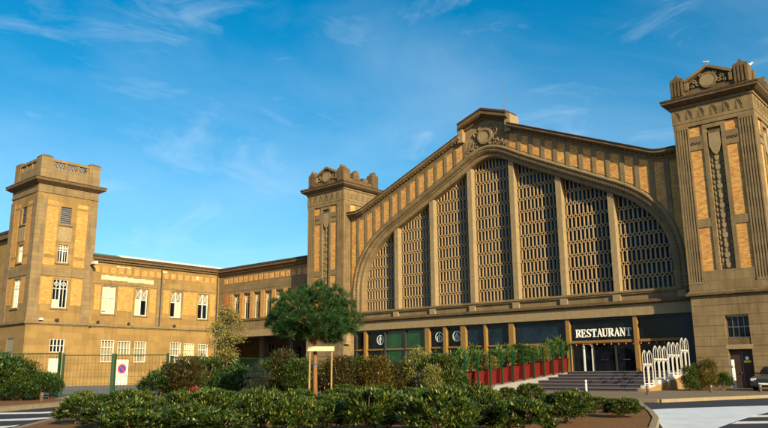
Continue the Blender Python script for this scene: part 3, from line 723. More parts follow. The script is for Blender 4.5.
for x in xs:
    wi = MB(FC).box(x, x + 1.38, -.42, -.38, 7.72, 10.86).build('window', 'glass_dark', cn)
    m = MB(FC)
    for u in (0, .43, .86, 1.29): m.box(x + u, x + u + .09, -.38, -.30, 7.72, 10.86)
    for z in (7.72, 9.7, 10.8): m.box(x, x + 1.38, -.379, -.302, z, z + .06)
    for u in (.06, .5, .94):
        m.stroke([(x + u, 9.76), (x + u + .19, 10.27), (x + u + .38, 10.78)], .06, -.378, -.315); m.stroke([(x + u + .38, 9.76), (x + u + .19, 10.27), (x + u, 10.78)], .04, -.378, -.316)
    m.build('window_frame', 'plaster_patch', wi)
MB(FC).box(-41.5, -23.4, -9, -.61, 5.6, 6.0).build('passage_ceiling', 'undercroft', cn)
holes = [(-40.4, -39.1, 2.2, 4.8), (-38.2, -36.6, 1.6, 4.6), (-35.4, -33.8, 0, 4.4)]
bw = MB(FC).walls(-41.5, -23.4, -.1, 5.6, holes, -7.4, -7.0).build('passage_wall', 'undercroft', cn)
for h in holes:
    p = MB(FC).box(h[0], h[1], -7.3, -7.25, max(h[2], 0), h[3]).build('window', 'glass_dark', cn)
    MB(FC).box(h[0], h[0] + .08, -7.25, -7.15, max(h[2], 0), h[3]).box(h[1] - .08, h[1], -7.25, -7.15, max(h[2], 0), h[3]).box((h[0] + h[1]) / 2 - .04, (h[0] + h[1]) / 2 + .04, -7.25, -7.15, max(h[2], 0), h[3]).build('window_frame', 'stone_pale', p)
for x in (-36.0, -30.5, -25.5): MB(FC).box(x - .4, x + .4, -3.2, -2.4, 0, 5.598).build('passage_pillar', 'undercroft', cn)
MB().box(-41.5, -23.4, 1.0, 12, 12.0, 14.2).build('roof', 'roof_metal', cn)
MB().box(-41.5, -23.4, 9.4, 12, -.1, 12).build('rear_wall', 'stone_joint', cn)

# ================================================================== SIDE WING (faces +X)
XW = -41.84; FX = Fr('x', XW, 1)
wg = thing('side_wing', 'long golden two storey wing with white barred windows and pale patched frieze', 'building', (XW - 4, -8, 0))
WA, WB = -17.1, .28
upw = [(-15.52, -13.84), (-11.45, -9.82), (-6.72, -5.18), (-2.8, -1.28)]
low = [(-15.18, -13.65, 2.54, 4.93), (-13.22, -11.66, 3.28, 4.87), (-11.13, -9.66, 2.52, 4.88), (-6.45, -4.99, 2.51, 4.88), (-4.55, -3.07, 3.32, 4.78), (-2.5, -1.06, 2.6, 4.78)]
doors = [(-13.2, -11.64, -.1, 2.88), (-4.5, -3.1, -.1, 2.88)]
lw = MB(FX).walls(WA, WB, -.1, 6.3, low + doors, -.6, 0).build('lower_wall', 'render_wall', wg)
uw = MB(FX).walls(WA, WB, 6.72, 12.25, [(a, b, 7.85, 11.0) for a, b in upw], -.6, 0).build('upper_wall', 'render_wall', wg)
MB(FX).box(WA, WB, -.6, .10, 6.302, 6.42).box(WA, WB, -.6, .24, 6.422, 6.58).box(WA, WB, -.6, .12, 6.582, 6.718).build('string_course', 'stone', wg)
fz = MB(FX).box(WA, WB, -.6, -.03, 12.252, 13.6).build('frieze', 'render_wall', wg)
MB(FX).box(WA, WB, -.6, .06, 11.18, 11.36).build('architrave', 'stone', wg)
q = -16.35
while q < -.1:
    MB(FX).box(q - .31, q + .31, -.06, .012, 12.45, 13.10).build('brick_square', 'brick_pale', fz); q += .98
for a, b in ((-16.45, -15.75), (-13.62, -11.75), (-9.55, -8.78), (-7.75, -6.95), (-5.0, -3.05), (-1.05, -.35)):
    MB(FX).box(a, b, -.06, .018, 8.25, 11.0).build('brick_panel', 'brick_pale', uw)
MB(FX).box(-8.65, -7.85, -.05, .10, 6.722, 12.24).build('wall_strip', 'stone', uw)
def patch(a0, a1, z0, z1, seed, name='plaster_patch'):
    r = random.Random(seed); P = []
    n = 14
    for k in range(n): P.append((a0 + (a1 - a0) * k / (n - 1), z0 + r.uniform(0, .09)))
    for k in range(n): P.append((a1 - (a1 - a0) * k / (n - 1), z1 - r.uniform(0, .12)))
    MB(FX).prism(P, -.05, .013 if z1 < 12.25 else -.012).build(name, 'plaster_patch', uw)
patch(-15.75, -12.55, 11.62, 12.2, 3); patch(-12.5, -9.2, 11.58, 12.16, 4); patch(-14.0, -12.2, 13.15, 13.36, 5); patch(-8.1, -7.4, 13.12, 13.4, 6); patch(-8.0, -7.75, 11.9, 12.22, 8); patch(-3.2, -2.9, 12.6, 13.2, 9)
MB(FX).box(WA, WB, -.6, .22, 13.602, 13.85).box(WA, WB, -.6, .45, 13.852, 14.08).build('cornice', 'stone_dark', wg)
MB(FX).box(WA, WB - .4, -.8, .52, 14.082, 14.32).build('coping', 'coping', wg)
MB(FX).box(WA, WB, -11, -.61, 6.3, 6.6).build('floor', 'interior', wg)
MB(FX).box(WA, WB, -2.4, -2.2, -.1, 13.9).build('inner_wall', 'interior', wg)
for i, (a, b) in enumerate(upw):                      # upper windows: frame, pane and lattice head
    pm = ['curtain', 'glass_dark', 'glass_dark', 'glass_dark'][i]
    wi = MB(FX).box(a, b, -.36, -.32, 7.85, 11.0).build('window', pm, wg)
    m = MB(FX).box(a, a + .09, -.32, -.2, 7.85, 11.0).box(b - .09, b, -.32, -.2, 7.85, 11.0).box(a + .09, b - .09, -.32, -.2, 10.9, 11.0).box(a + .09, b - .09, -.32, -.2, 7.85, 7.95)
    c = (a + b) / 2; m.box(c - .05, c + .05, -.32, -.19, 7.95, 10.9).box(a + .09, b - .09, -.32, -.195, 9.62, 9.72)
    if i:
        for u in (a + .09, c + .05):
            w_ = (b - a) / 2 - .14; m.stroke([(u, 9.74), (u + w_ / 2, 10.3), (u + w_, 10.88)], .03, -.32, -.22); m.stroke([(u + w_, 9.74), (u + w_ / 2, 10.3), (u, 10.88)], .03, -.32, -.221)
    m.build('window_frame', 'white_paint', wi)
    if i == 0: MB(FX).box(a + .2, c - .2, -.33, -.28, 8.1, 8.17).build('latch', 'dark_metal', wi)
    if i in (1, 2): MB(FX).box(a + .09 if i == 1 else c + .05, c - .05 if i == 1 else b - .09, -.315, -.28, 7.95, 9.6).build('blind', 'curtain', wi)
    if i: MB(FX).box(a + .1, b - .1, -.318, -.30, 9.73, 10.88).build('blind', 'pane_beige', wi)
    MB(FX).box(a - .1, b + .1, -.3, .12, 7.7, 7.845).build('sill', 'stone', wg)
for i, (a, b, z0, z1) in enumerate(low):
    wi = MB(FX).box(a, b, -.36, -.32, z0, z1).build('window', 'blind_yellow' if i == 4 else 'pane_beige', wg)
    m = MB(FX)
    for q in range(5): u = a + (b - a - .07) * q / 4; m.box(u, u + .07, -.30, -.05, z0, z1) if q in (0, 4) else m.box(u, u + .06, -.12, -.05, z0, z1)
    for q in range(4 if z1 - z0 > 2 else 3):
        z = z0 + (z1 - z0 - .07) * q / (3 if z1 - z0 > 2 else 2); m.box(a, b, -.121, -.049, z, z + .06)
    m.build('window_bars', 'white_paint', wi)
for a, b, z0, z1 in doors:
    d = MB(FX).box(a, b, -.22, -.16, 0, z1).build('door', 'door_white', wg)
    MB(FX).box(b - .25, b - .12, -.16, -.1, 1.0, 1.05).build('door_handle', 'steel', d)
d = [o for o in wg.children if o.name.startswith('door')][0]
# no-parking disc on the first door
sg = MB(FX).disc(-12.42, 1.78, .52, -.165, -.13, 26).build('no_parking_disc', 'sign_red', d)
MB(FX).disc(-12.42, 1.78, .38, -.14, -.122, 24).build('sign_field', 'sign_blue', sg)
MB(FX).stroke([(-12.42 - .27, 1.78 + .27), (-12.42 + .27, 1.78 - .27)], .11, -.14, -.118).build('sign_bar', 'sign_red', sg)
# roof of the wing with a pale skylight ridge
MB().box(XW - 11, XW - .9, WA, WB + 10, 13.9, 14.2).build('roof', 'roof_metal', wg)
m = MB(); m.prism([(XW - 7.5, 14.21), (XW - 1.1, 14.21), (XW - 4.3, 15.35)], -11.8, 14); m.build('skylight_ridge', 'roof_pale', wg)
m = MB(); m.prism([(XW - 6.5, 14.21), (XW - .95, 14.21), (XW - 3.9, 15.2)], -17.0, -11.9); m.build('green_roof', 'roof_green', wg)
MB().box(XW - 11, XW - 10.7, WA, WB + 10, -.1, 14).build('rear_wall', 'render_wall', wg)
MB().box(XW - 10.7, XW - .6, WB + 9.6, WB + 10, -.1, 14).build('rear_wall', 'render_wall', wg)
# downpipe in the inner corner and at the wall strip
for a in (-.12, -8.25):
    m = MB(); zt = 13.55
    m.tube([(XW + .16, a, zt), (XW + .16, a, 7.0), (XW + .36, a, 6.75), (XW + .36, a, 6.3), (XW + .12, a, 6.0), (XW + .12, a, .05)] if a > -1 else [(XW + .2, a, zt), (XW + .2, a, 7.0), (XW + .2, a, 6.74)], .06, 7)
    m.build('downpipe', 'dark_metal', wg)
# wall-mounted fittings
for a, z in ((-15.9, 6.9), (-12.2, 6.84), (-6.2, 6.84)):
    t = thing('wall_lamp', {-15.9: 'small dark lamp on the wing string course, nearest the corner tower', -12.2: 'small dark lamp on the wing string course above the no-parking door', -6.2: 'small dark lamp on the wing string course below the open curtain window'}[a], 'lamp', (XW, a, z))
    MB(FX).box(a - .06, a + .06, 0, .22, z - .03, z + .03).build('arm', 'dark_metal', t); MB(FX).prism([(a - .14, z - .1), (a + .14, z - .1), (a + .08, z + .12), (a - .08, z + .12)], .18, .42).build('lamp_head', 'dark_metal', t)

# ================================================================== CORNER TOWER at the far left
CX0, CX1, CY0, CY1 = -48.25, -41.53, -23.69, -16.98
ctw = thing('corner_tower', 'square golden brick tower with balustrade top at the far left', 'tower', ((CX0 + CX1) / 2, (CY0 + CY1) / 2, 0))
def corner_face(F, a0, sg, far=False):
    # t measured from the near corner (0) along the face
    L = 6.72
    def A(t): return a0 + sg * t
    def bx(m, t0, t1, d0, d1, z0, z1):
        u, v = sorted((A(t0), A(t1))); return m.box(u, v, d0, d1, z0, z1)
    def hl(t0, t1, z0, z1): u, v = sorted((A(t0), A(t1))); return (u, v, z0, z1)
    wins = [hl(2.62, 3.80, 17.2, 19.15), hl(2.66, 3.84, 13.0, 14.95), hl(2.48, 4.1, 8.15, 11.25)]
    lowr = [hl(2.66, 4.22, 3.5, 4.9), hl(2.7, 4.05, -.1, 2.93)] if not far else [hl(2.6, 4.3, 2.2, 5.0)]
    u, v = sorted((A(.0), A(L)))
    lo = MB(F).walls(u, v - (.601 if far else 0), -.1, 6.3, lowr, -.6, 0).build('lower_wall', 'render_wall', ctw)
    hi = MB(F).walls(u, v, 6.72, 20.42, wins, -.6, -.05).build('upper_wall', 'render_wall', ctw)
    for t0 in (0., L - 1.05):
        bx(MB(F), t0, t0 + 1.05, -.3, 0.03, 6.722, 20.0).build('corner_strip', 'stone', hi)
    bx(MB(F), 1.06, L - 1.06, -.3, .015, 11.5, 12.4).build('stone_band', 'stone', hi)
    for t0 in (1.1, 4.42):
        for z0, z1 in ((8.5, 11.35), (12.65, 13.4), (13.75, 18.95), (19.2, 19.65)): bx(MB(F), t0, t0 + 1.24, -.3, -.02, z0, z1).build('brick_panel', 'brick_pale', hi)
    bx(MB(F), 2.5, 4.0, -.3, .0, 15.3, 16.9).build('stone_panel', 'stone_pale', hi)
    for k, h in enumerate(wins):
        w = MB(F).box(h[0], h[1], -.34, -.30, h[2], h[3]).build('window', 'steel' if k == 0 else 'glass_dark', ctw); m = MB(F); a, b, z0, z1 = h
        c = (a + b) / 2
        if k == 0:
            for q in range(9): z = z0 + .05 + q * .21; m.box(a, b, -.3, -.16, z, z + .07)
        else:
            m.box(a, a + .08, -.3, -.2, z0, z1).box(b - .08, b, -.3, -.2, z0, z1).box(c - .06, c + .06, -.3, -.19, z0, z1).box(a, b, -.3, -.195, z1 - .09, z1).box(a, b, -.3, -.196, z0, z0 + .09)
            zt = z0 + (z1 - z0) * .66; m.box(a, b, -.3, -.194, zt, zt + .07)
            for e0, e1 in ((a + .08, c - .06), (c + .06, b - .08)):
                m.box((e0 + e1) / 2 - .025, (e0 + e1) / 2 + .025, -.3, -.21, z0, zt)
                m.ring((e0 + e1) / 2, (zt + z1) / 2, .17 if k == 2 else .1, .23 if k == 2 else .15, -.3, -.2, 12)
                m.box((e0 + e1) / 2 - .02, (e0 + e1) / 2 + .02, -.3, -.211, zt, z1)
            if k == 2: MB(F).box(a + .1, c, -.305, -.27, z0 + .1, z0 + .9).build('blind', 'curtain', w)
        m.build('window_frame', 'white_paint' if k else 'steel', w)
        bx(MB(F), (2.45 if k < 2 else 2.35), (3.98 if k < 2 else 4.25), -.3, .1, z0 - .16, z0 - .005).build('sill', 'stone', hi)
    for k, h in enumerate(lowr):
        a, b, z0, z1 = h
        if k == 0:
            w = MB(F).box(a, b, -.34, -.3, z0, z1).build('window', 'glass_dark', ctw); m = MB(F)
            for q in range(5): uu = a + (b - a - .07) * q / 4; m.box(uu, uu + .07, -.2, -.06, z0, z1)
            for q in range(3): z = z0 + (z1 - z0 - .07) * q / 2; m.box(a, b, -.199, -.061, z, z + .06)
            m.build('window_bars', 'white_paint' if not far else 'steel', w)
        else:
            d = MB(F).box(a, b, -.2, -.14, 0, z1).build('door', 'door_white', ctw); MB(F).box(a + .12, a + .22, -.14, -.08, 1., 1.06).build('door_handle', 'steel', d)
corner_face(Fr('x', CX1, 1), CY0, 1)
corner_face(Fr('y', CY0, -1), CX1, -1, True)
MB().box(CX0 + .02, CX0 + .6, CY0 + .6, CY1 - .02, -.1, 20.42).build('plain_face', 'render_wall', ctw)
MB().box(CX0 + .6, CX1 - .6, CY1 - .6, CY1 - .03, -.1, 20.42).build('plain_face', 'render_wall', ctw)
MB().box(CX0 + .7, CX1 - .7, CY0 + .7, CY1 - .7, 0, 20.3).build('core', 'interior', ctw)
def cring(name, e, z0, z1, m): return MB().box(CX0 - e, CX1 + e, CY0 - e, CY1 + e, z0, z1).build(name, m, ctw)
for e_, p_, q_ in ((.10, 6.302, 6.42), (.24, 6.422, 6.58), (.12, 6.582, 6.718)): cring('string_course', e_, p_, q_, 'stone')
cring('architrave', .05, 20.422, 20.6, 'stone'); cring('frieze', .0, 20.602, 21.3, 'stone')
m = MB(); pr = [(.1, 21.302), (.28, 21.42), (.45, 21.52), (.60, 21.62), (.60, 21.86)]
rows = [[(CX0 - e, CY0 - e, z), (CX1 + e, CY0 - e, z), (CX1 + e, CY1 + e, z), (CX0 - e, CY1 + e, z)] for e, z in pr]
ids = m.grid(rows, close_v=True); m.f += [tuple(ids[0]), tuple(ids[-1])]; m.build('cornice', 'stone_dark', ctw)
cring('coping', .63, 21.862, 21.95, 'coping')
MB().box(CX0 + .3, CX1 - .3, CY0 + .3, CY1 - .3, 21.952, 22.2).build('roof', 'roof_metal', ctw)
for F, a0, a1 in ((Fr('x', CX1, 1), CY0, CY1), (Fr('y', CY0, -1), CX0, CX1), (Fr('x', CX0, -1), CY0, CY1), (Fr('y', CY1, 1), CX0, CX1)):
    i0, i1 = a0 + 1.32, a1 - 1.32
    MB(F).box(i0, i1, -.45, -.05, 21.952, 23.32).build('parapet_wall', 'stone', ctw)
    MB(F).box(i0, i1, -.48, -.02, 24.0, 24.3).build('parapet_rail', 'stone', ctw)
    gw = (i1 - i0) / 3
    for g in range(3):
        s0 = i0 + g * gw
        MB(F).box(s0, s0 + .26, -.42, -.08, 23.322, 23.998).build('baluster_block', 'stone', ctw)
        for q in range(3):
            c = s0 + .26 + (gw - .26) * (q + .5) / 3; h = (gw - .26) / 6
            MB(F).stroke([(c - h, 23.325), (c, 23.66), (c + h, 23.995)], .09, -.35, -.15).stroke([(c + h, 23.325), (c, 23.66), (c - h, 23.995)], .09, -.351, -.151).build('balustrade_lattice', 'stone', ctw)
    MB(F).box(i1 - .26, i1, -.42, -.08, 23.322, 23.998).build('baluster_block', 'stone', ctw)
for x, y in ((CX1 - 1.3, CY0), (CX1 - 1.3, CY1 - 1.3), (CX0, CY0), (CX0, CY1 - 1.3)):
    MB().box(x + .01, x + 1.29, y + .01, y + 1.29, 21.953, 24.35).build('corner_pier', 'stone', ctw)
    m = MB(); rows = []
    for e, z in ((0, 24.352), (.02, 24.5), (.25, 24.66)): rows.append([(x + e, y + e, z), (x + 1.3 - e, y + e, z), (x + 1.3 - e, y + 1.3 - e, z), (x + e, y + 1.3 - e, z)])
    ids = m.grid(rows, close_v=True); m.f += [tuple(ids[0]), tuple(ids[-1])]; m.build('pier_cap', 'stone_dark', ctw)
cm = thing('security_camera', 'small bracket camera where the corner tower meets the wing', 'camera', (CX1, -17.3, 13.1))
FZ = Fr('x', CX1, 1); MB(FZ).box(-17.36, -17.24, 0, .7, 13.0, 13.12).build('arm', 'dark_metal', cm); MB(FZ).box(-17.5, -17.1, .55, 1.25, 13.12, 13.4).build('camera_housing', 'white_paint', cm)
for a in (-22.3, -20.6):
    t = thing('wall_floodlight', 'pale floodlight on the corner tower ledge, ' + ('nearer the corner' if a < -22 else 'under the tall window'), 'lamp', (CX1, a, 6.7))
    MB(FZ).box(a - .05, a + .05, 0, .3, 6.72, 6.78).build('arm', 'dark_metal', t); MB(FZ).prism([(a - .2, 6.78), (a + .2, 6.78), (a + .15, 7.0), (a - .15, 7.0)], .12, .4).build('lamp_head', 'white_paint' if a < -22 else 'dark_metal', t)
# block running on to the left behind the corner tower
bk = thing('rear_block', 'darker stone block running off behind the corner tower at the left edge', 'building', (-60, -16, 0))
FB = Fr('y', -21.6, -1)
holes = [(-52.6, -51.2, 7.8, 11), (-56.6, -55.2, 7.8, 11), (-60.6, -59.2, 7.8, 11)]
MB(FB).walls(-75, CX0 - .02, -.1, 16.9, holes, -.6, 0).build('wall', 'render_wall', bk)
MB(FB).box(-75, CX0 - .02, -.6, .24, 6.4, 6.6).build('string_course', 'stone', bk)
MB(FB).box(-75, CX0 - .02, -.6, .5, 16.902, 17.5).build('cornice', 'stone_dark', bk)
MB(FB).box(-75, CX0 - .02, -.7, .58, 17.502, 17.8).build('coping', 'coping', bk)
for h in holes:
    w = MB(FB).box(h[0], h[1], -.36, -.3, h[2], h[3]).build('window', 'glass_dark', bk); MB(FB).box(h[0], h[0] + .08, -.3, -.2, h[2], h[3]).box(h[1] - .08, h[1], -.3, -.2, h[2], h[3]).build('window_frame', 'white_paint', w)
MB().box(-75, CX0 - .05, -20.9, -17.4, -.1, 17).build('core', 'stone_joint', bk)

# ================================================================== FENCE, GATE, RAILINGS, POSTS
def gate_leaf(name, label, p, q, h=2.45, z=0., group=None, cat='gate', bars=True):
    p, q = Vector(p), Vector(q); L = (q - p).length; t = (q - p) / L
    T = lambda a, d, zz: (p.x + t.x * a - t.y * d, p.y + t.y * a + t.x * d, zz)
    g = thing(name, label, cat, (p.x, p.y, z), group)
    for a in (0, L): MB(T).box(a - .06, a + .06, -.06, .06, z - .1, z + h + .05).build('post', 'fence_green', g)
    MB(T).box(.06, L - .06, -.03, .03, z + h - .08, z + h - .02).build('rail', 'fence_green', g); MB(T).box(.06, L - .06, -.03, .03, z + .06, z + .13).build('rail', 'fence_green', g)
    m = MB(T); a = .2
    while a < L - .1: m.box(a - .006, a + .006, -.006, .006, z + .13, z + h - .08); a += .2
    zz = z + .33
    while zz < z + h - .15: m.box(.06, L - .06, -.007, .007, zz - .007, zz + .007); zz += .4
    tag(m.build('wire_mesh', 'fence_green', g), kind='stuff'); return g
GA, GB, GM = Vector((-7.9, -35.2)), Vector((-3.9, -30.7)), Vector((-6.15, -32.95))
gate_leaf('mesh_gate', 'left leaf of the tall green wire mesh gate across the yard', GA, GM - (GB - GA).normalized() * .08, group='yard gate leaves')
gate_leaf('mesh_gate', 'right leaf of the tall green wire mesh gate across the yard', GM + (GB - GA).normalized() * .08, GB, group='yard gate leaves')
lp = [Vector((-7.95, -35.42)), Vector((-10.6, -37.6)), Vector((-13.2, -39.8)), Vector((-17.0, -43.0))]
nm = ['green mesh fence panel beside the yard gate, half behind dark shrubs', 'second green mesh fence panel left of the yard gate', 'leftmost green mesh fence panel, running out of view']
for p, q, l in zip(lp, lp[1:], nm): gate_leaf('mesh_fence', l, p, q - (q - p).normalized() * .14, 2.55, group='mesh fence panels', cat='fence')
rp = [Vector((-3.75, -30.5)), Vector((-3.2, -26.0)), Vector((-5.6, -21.5)), Vector((-8.5, -17.0)), Vector((-11.5, -12.5)), Vector((-14.5, -8.0)), Vector((-17.5, -3.5))]
on_ = ['first', 'second', 'third', 'fourth', 'fifth', 'sixth']
for p, q, l in zip(rp, rp[1:], on_): gate_leaf('mesh_fence', l + ' green mesh fence panel right of the yard gate, behind the tall shrubs', p, q - (q - p).normalized() * .14, 2.3, group='mesh fence panels', cat='fence')

# green posts along the planter ramp
npost = 11
ORDN = ['first', 'second', 'third', 'fourth', 'fifth', 'sixth', 'seventh', 'eighth', 'ninth', 'tenth', 'eleventh']
for q in range(npost):
    t = q / (npost - 1); y = -17.1 + 14.4 * t; x = 8.42; z = rampz(y)
    o = thing('fence_post', {0: 'nearest slim green post of the planter row, left of the steps', npost - 1: 'farthest slim green post of the planter row, at the glass front'}.get(q, ORDN[q] + ' slim green post of the planter row, counted from the road end'), 'post', (x, y, z), 'green posts by the planters')
    MB().box(x - .045, x + .045, y - .045, y + .045, z - .05, z + 2.15).build('shaft', 'fence_green', o)
    MB().box(x - .09, x + .09, y - .09, y + .09, z - .05, z + .03).build('foot_plate', 'fence_green', o)
MB_ = None
# white gothic arcade railing stepping up the right side of the steps
SW = MB(); i = SW.pts([(16.95, -11.0, -.1), (17.45, -11.0, -.1), (17.45, -1.62, -.1), (16.95, -1.62, -.1), (16.95, -11.0, .1), (17.45, -11.0, .1), (17.45, -4.4, .82), (16.95, -4.4, .82), (17.45, -1.62, 1.25), (16.95, -1.62, 1.25)])
SW.f += [(0, 3, 2, 1), (4, 5, 6, 7), (7, 6, 8, 9), (0, 1, 5, 4), (1, 2, 8, 6, 5), (3, 0, 4, 7, 9), (2, 3, 9, 8)]
o = SW.build('sloping_wall', 'ochre_wall', loc=(17.2, -6, 0)); tag(o, 'low sloping ochre stone wall along the right of the steps', 'wall')
rl = thing('arcade_railing', 'white railing of pointed gothic arches stepping up beside the stairs', 'railing', (17.2, -6, .4))
FRL = Fr('x', 17.2, 1)
groups = [(-10.4, 2, .34, 2.16), (-8.55, 3, .66, 2.16), (-6.05, 3, .95, 2.16), (-3.5, 2, 1.30, 2.16)]
for gy, n_, gz, gh in groups:
    w_ = .80; pad = .0
    MB(FRL).box(gy - .08, gy + n_ * w_ + .08, -.22, .22, gz - .36, gz).build('base_block', 'rail_white', rl)
    for q in range(n_):
        a0 = gy + q * w_ + .012; a1 = a0 + w_ - .024; c = (a0 + a1) / 2; m = MB(FRL); bw_ = .036
        m.box(a0, a0 + bw_, -.018, .018, gz + .001, gz + 1.72).box(a1 - bw_, a1, -.018, .018, gz + .001, gz + 1.72)
        def gothic(b0, b1, zs, zt, wd):
            cc = (b0 + b1) / 2; L_ = [(b0 + wd / 2 + (cc - b0 - wd / 2) * u_, zs + (zt - zs) * v_) for u_, v_ in ((0, 0), (.068, .30), (.268, .577), (.586, .816), (1, 1))]
            m.stroke(L_, wd, -.018, .018); m.stroke([(2 * cc - a_, z_) for a_, z_ in L_], wd, -.019, .017)
        gothic(a0, a1, gz + 1.70, gz + gh, bw_)
        m.box(a0 + bw_, a1 - bw_, -.016, .016, gz + 1.28, gz + 1.34)
        gothic(a0 + .08, a1 - .08, gz + .98, gz + 1.26, .045)
        m.box(a0 + .085, a0 + .125, -.014, .014, gz + .002, gz + .98).box(a1 - .125, a1 - .085, -.014, .014, gz + .002, gz + .98)
        m.box(c - .018, c + .018, -.012, .012, gz + 1.34, gz + gh - .05).box(a0 + bw_, a1 - bw_, -.014, .014, gz + .08, gz + .13)
        m.build('arch_panel', 'rail_white', rl)

# planters with plants
rnd = random.Random(5)
def leaf_quad(m, p, d, up_, L, w):
    d = d.normalized(); s_ = d.cross(up_)
    if s_.length < 1e-3: s_ = Vector((1, 0, 0))
    s_.normalize(); i = len(m.v); mid = p + d * L * .45
    m.v += [tuple(p), tuple(mid + s_ * w * .5), tuple(p + d * L), tuple(mid - s_ * w * .5)]; m.f.append((i, i + 1, i + 2, i + 3))
def rdir(r, zmin=-1.):
    while True:
        v = Vector((r.uniform(-1, 1), r.uniform(-1, 1), r.uniform(-1, 1)))
        if .05 < v.length < 1 and v.normalized().z >= zmin: return v.normalized()
def shrub_mesh(seed, nclump, per, L, w, shape='dome', spread=.13, upbias=.4):
    r = random.Random(seed); m = MB()
    for c in range(nclump):
        d = rdir(r, -.15); 
        if shape == 'dome':
            k = r.uniform(.62, 1.0) ** .6; base = Vector((d.x * .5 * k, d.y * .5 * k, .36 + d.z * .6 * k)); 
            lump = 1 + .10 * math.sin(d.x * 5 + seed) * math.cos(d.y * 6 + 2 * seed); base = Vector((base.x * lump, base.y * lump, max(.04, base.z * lump)))
        elif shape == 'ball':
            d = rdir(r, -.45); k = r.uniform(.55, 1.0) ** .5; lump = 1 + .14 * math.sin(d.x * 5 + seed) * math.cos(d.y * 6 + 2 * seed) + .08 * math.sin(d.z * 7 + seed)
            base = Vector((d.x * .5 * k * lump, d.y * .5 * k * lump, max(.05, .44 + d.z * .52 * k * lump)))
        elif shape == 'upright':
            h = r.uniform(.12, 1.0) ; rr = .42 * math.sqrt(max(.03, 1 - abs(h - .45) ** 1.6 * 1.9)) * r.uniform(.5, 1); a = r.uniform(0, 6.283); base = Vector((math.cos(a) * rr, math.sin(a) * rr, h * .96)); d = Vector((math.cos(a), math.sin(a), .3))
        elif shape == 'plume':
            a = r.uniform(0, 6.283); rr = r.uniform(0, .4); h = r.uniform(.1, 1 - rr * 1.1); base = Vector((math.cos(a) * rr * (.4 + h), math.sin(a) * rr * (.4 + h), h)); d = Vector((math.cos(a) * .35, math.sin(a) * .35, 1))
        for q in range(per):
            o = Vector((r.gauss(0, spread), r.gauss(0, spread), r.gauss(0, spread * .8))); p = base + o * .55
            dd = (d * .7 + rdir(r) * .75 + Vector((0, 0, upbias))).normalized()
            if p.z < .02: p.z = .02
            leaf_quad(m, p, dd, Vector((r.uniform(-.4, .4), r.uniform(-.4, .4), 1)), L * r.uniform(.7, 1.25), w * r.uniform(.8, 1.2))
    return m
def twig_mesh(seed, n=9, h=.7, sp=.4):
    r = random.Random(seed); m = MB()
    for q in range(n):
        a = r.uniform(0, 6.283); rr = sp * r.uniform(.3, 1); p0 = (r.uniform(-.06, .06), r.uniform(-.06, .06), -.08); p1 = (math.cos(a) * rr * .4, math.sin(a) * rr * .4, h * .45); p2 = (math.cos(a) * rr, math.sin(a) * rr, h * r.uniform(.75, 1.1))
        m.tube([p0, p1, p2], .018, 4, .006)
    return m
SPEC = {}
def species(key, lm, variants, nclump, per, L, w, shape, **kw):
    SPEC[key] = [(shrub_mesh(s, nclump, per, L, w, shape, **kw).mesh(lm, (0, 0, 0), recalc=False), twig_mesh(s, 10 if shape == 'dome' else 7, .8 if shape != 'dome' else .62, .42).mesh('twig', (0, 0, 0))) for s in variants]
species('laurel', 'leaf_laurel', (11, 12, 13, 14, 15, 16), 110, 62, .105, .030, 'ball', spread=.075)
species('dark', 'leaf_dark', (21, 22, 23), 130, 40, .085, .032, 'dome')
species('brown', 'leaf_brown', (31, 32, 33), 150, 52, .066, .028, 'upright', spread=.15)
species('green', 'leaf_green', (36, 37), 150, 52, .070, .026, 'upright', spread=.13)
species('variegated', 'leaf_variegated', (41, 42), 130, 46, .062, .030, 'upright', spread=.14)
species('silver', 'leaf_silver', (51,), 140, 26, .075, .018, 'plume', spread=.05, upbias=1.2)
species('olive', 'leaf_olive', (61, 62), 140, 48, .060, .028, 'upright', spread=.16)
species('red', 'leaf_red', (71,), 40, 14, .22, .05, 'plume', spread=.06, upbias=.8)
species('palm', 'leaf_palm', (81, 82), 46, 20, .30, .045, 'plume', spread=.05, upbias=.3)
cnt = {}
def shrub(key, loc, h, w, label, group=None, cat='shrub', name='shrub', rz=None, parent=None):
    k_ = cnt.get(key, 0); cnt[key] = k_ + 1; fm, tm = SPEC[key][k_ % len(SPEC[key])]
    o = thing(name, label, cat, tuple(loc), group); o.rotation_euler.z = rnd.uniform(0, 6.28) if rz is None else rz
    for nme, me in (('foliage', fm), ('stem', tm)):
        c = bpy.data.objects.new(nme, me); COL.objects.link(c); c.parent = o; c.scale = (w * rnd.uniform(.93, 1.08), w * rnd.uniform(.93, 1.08), h)
    return o
npl = 10
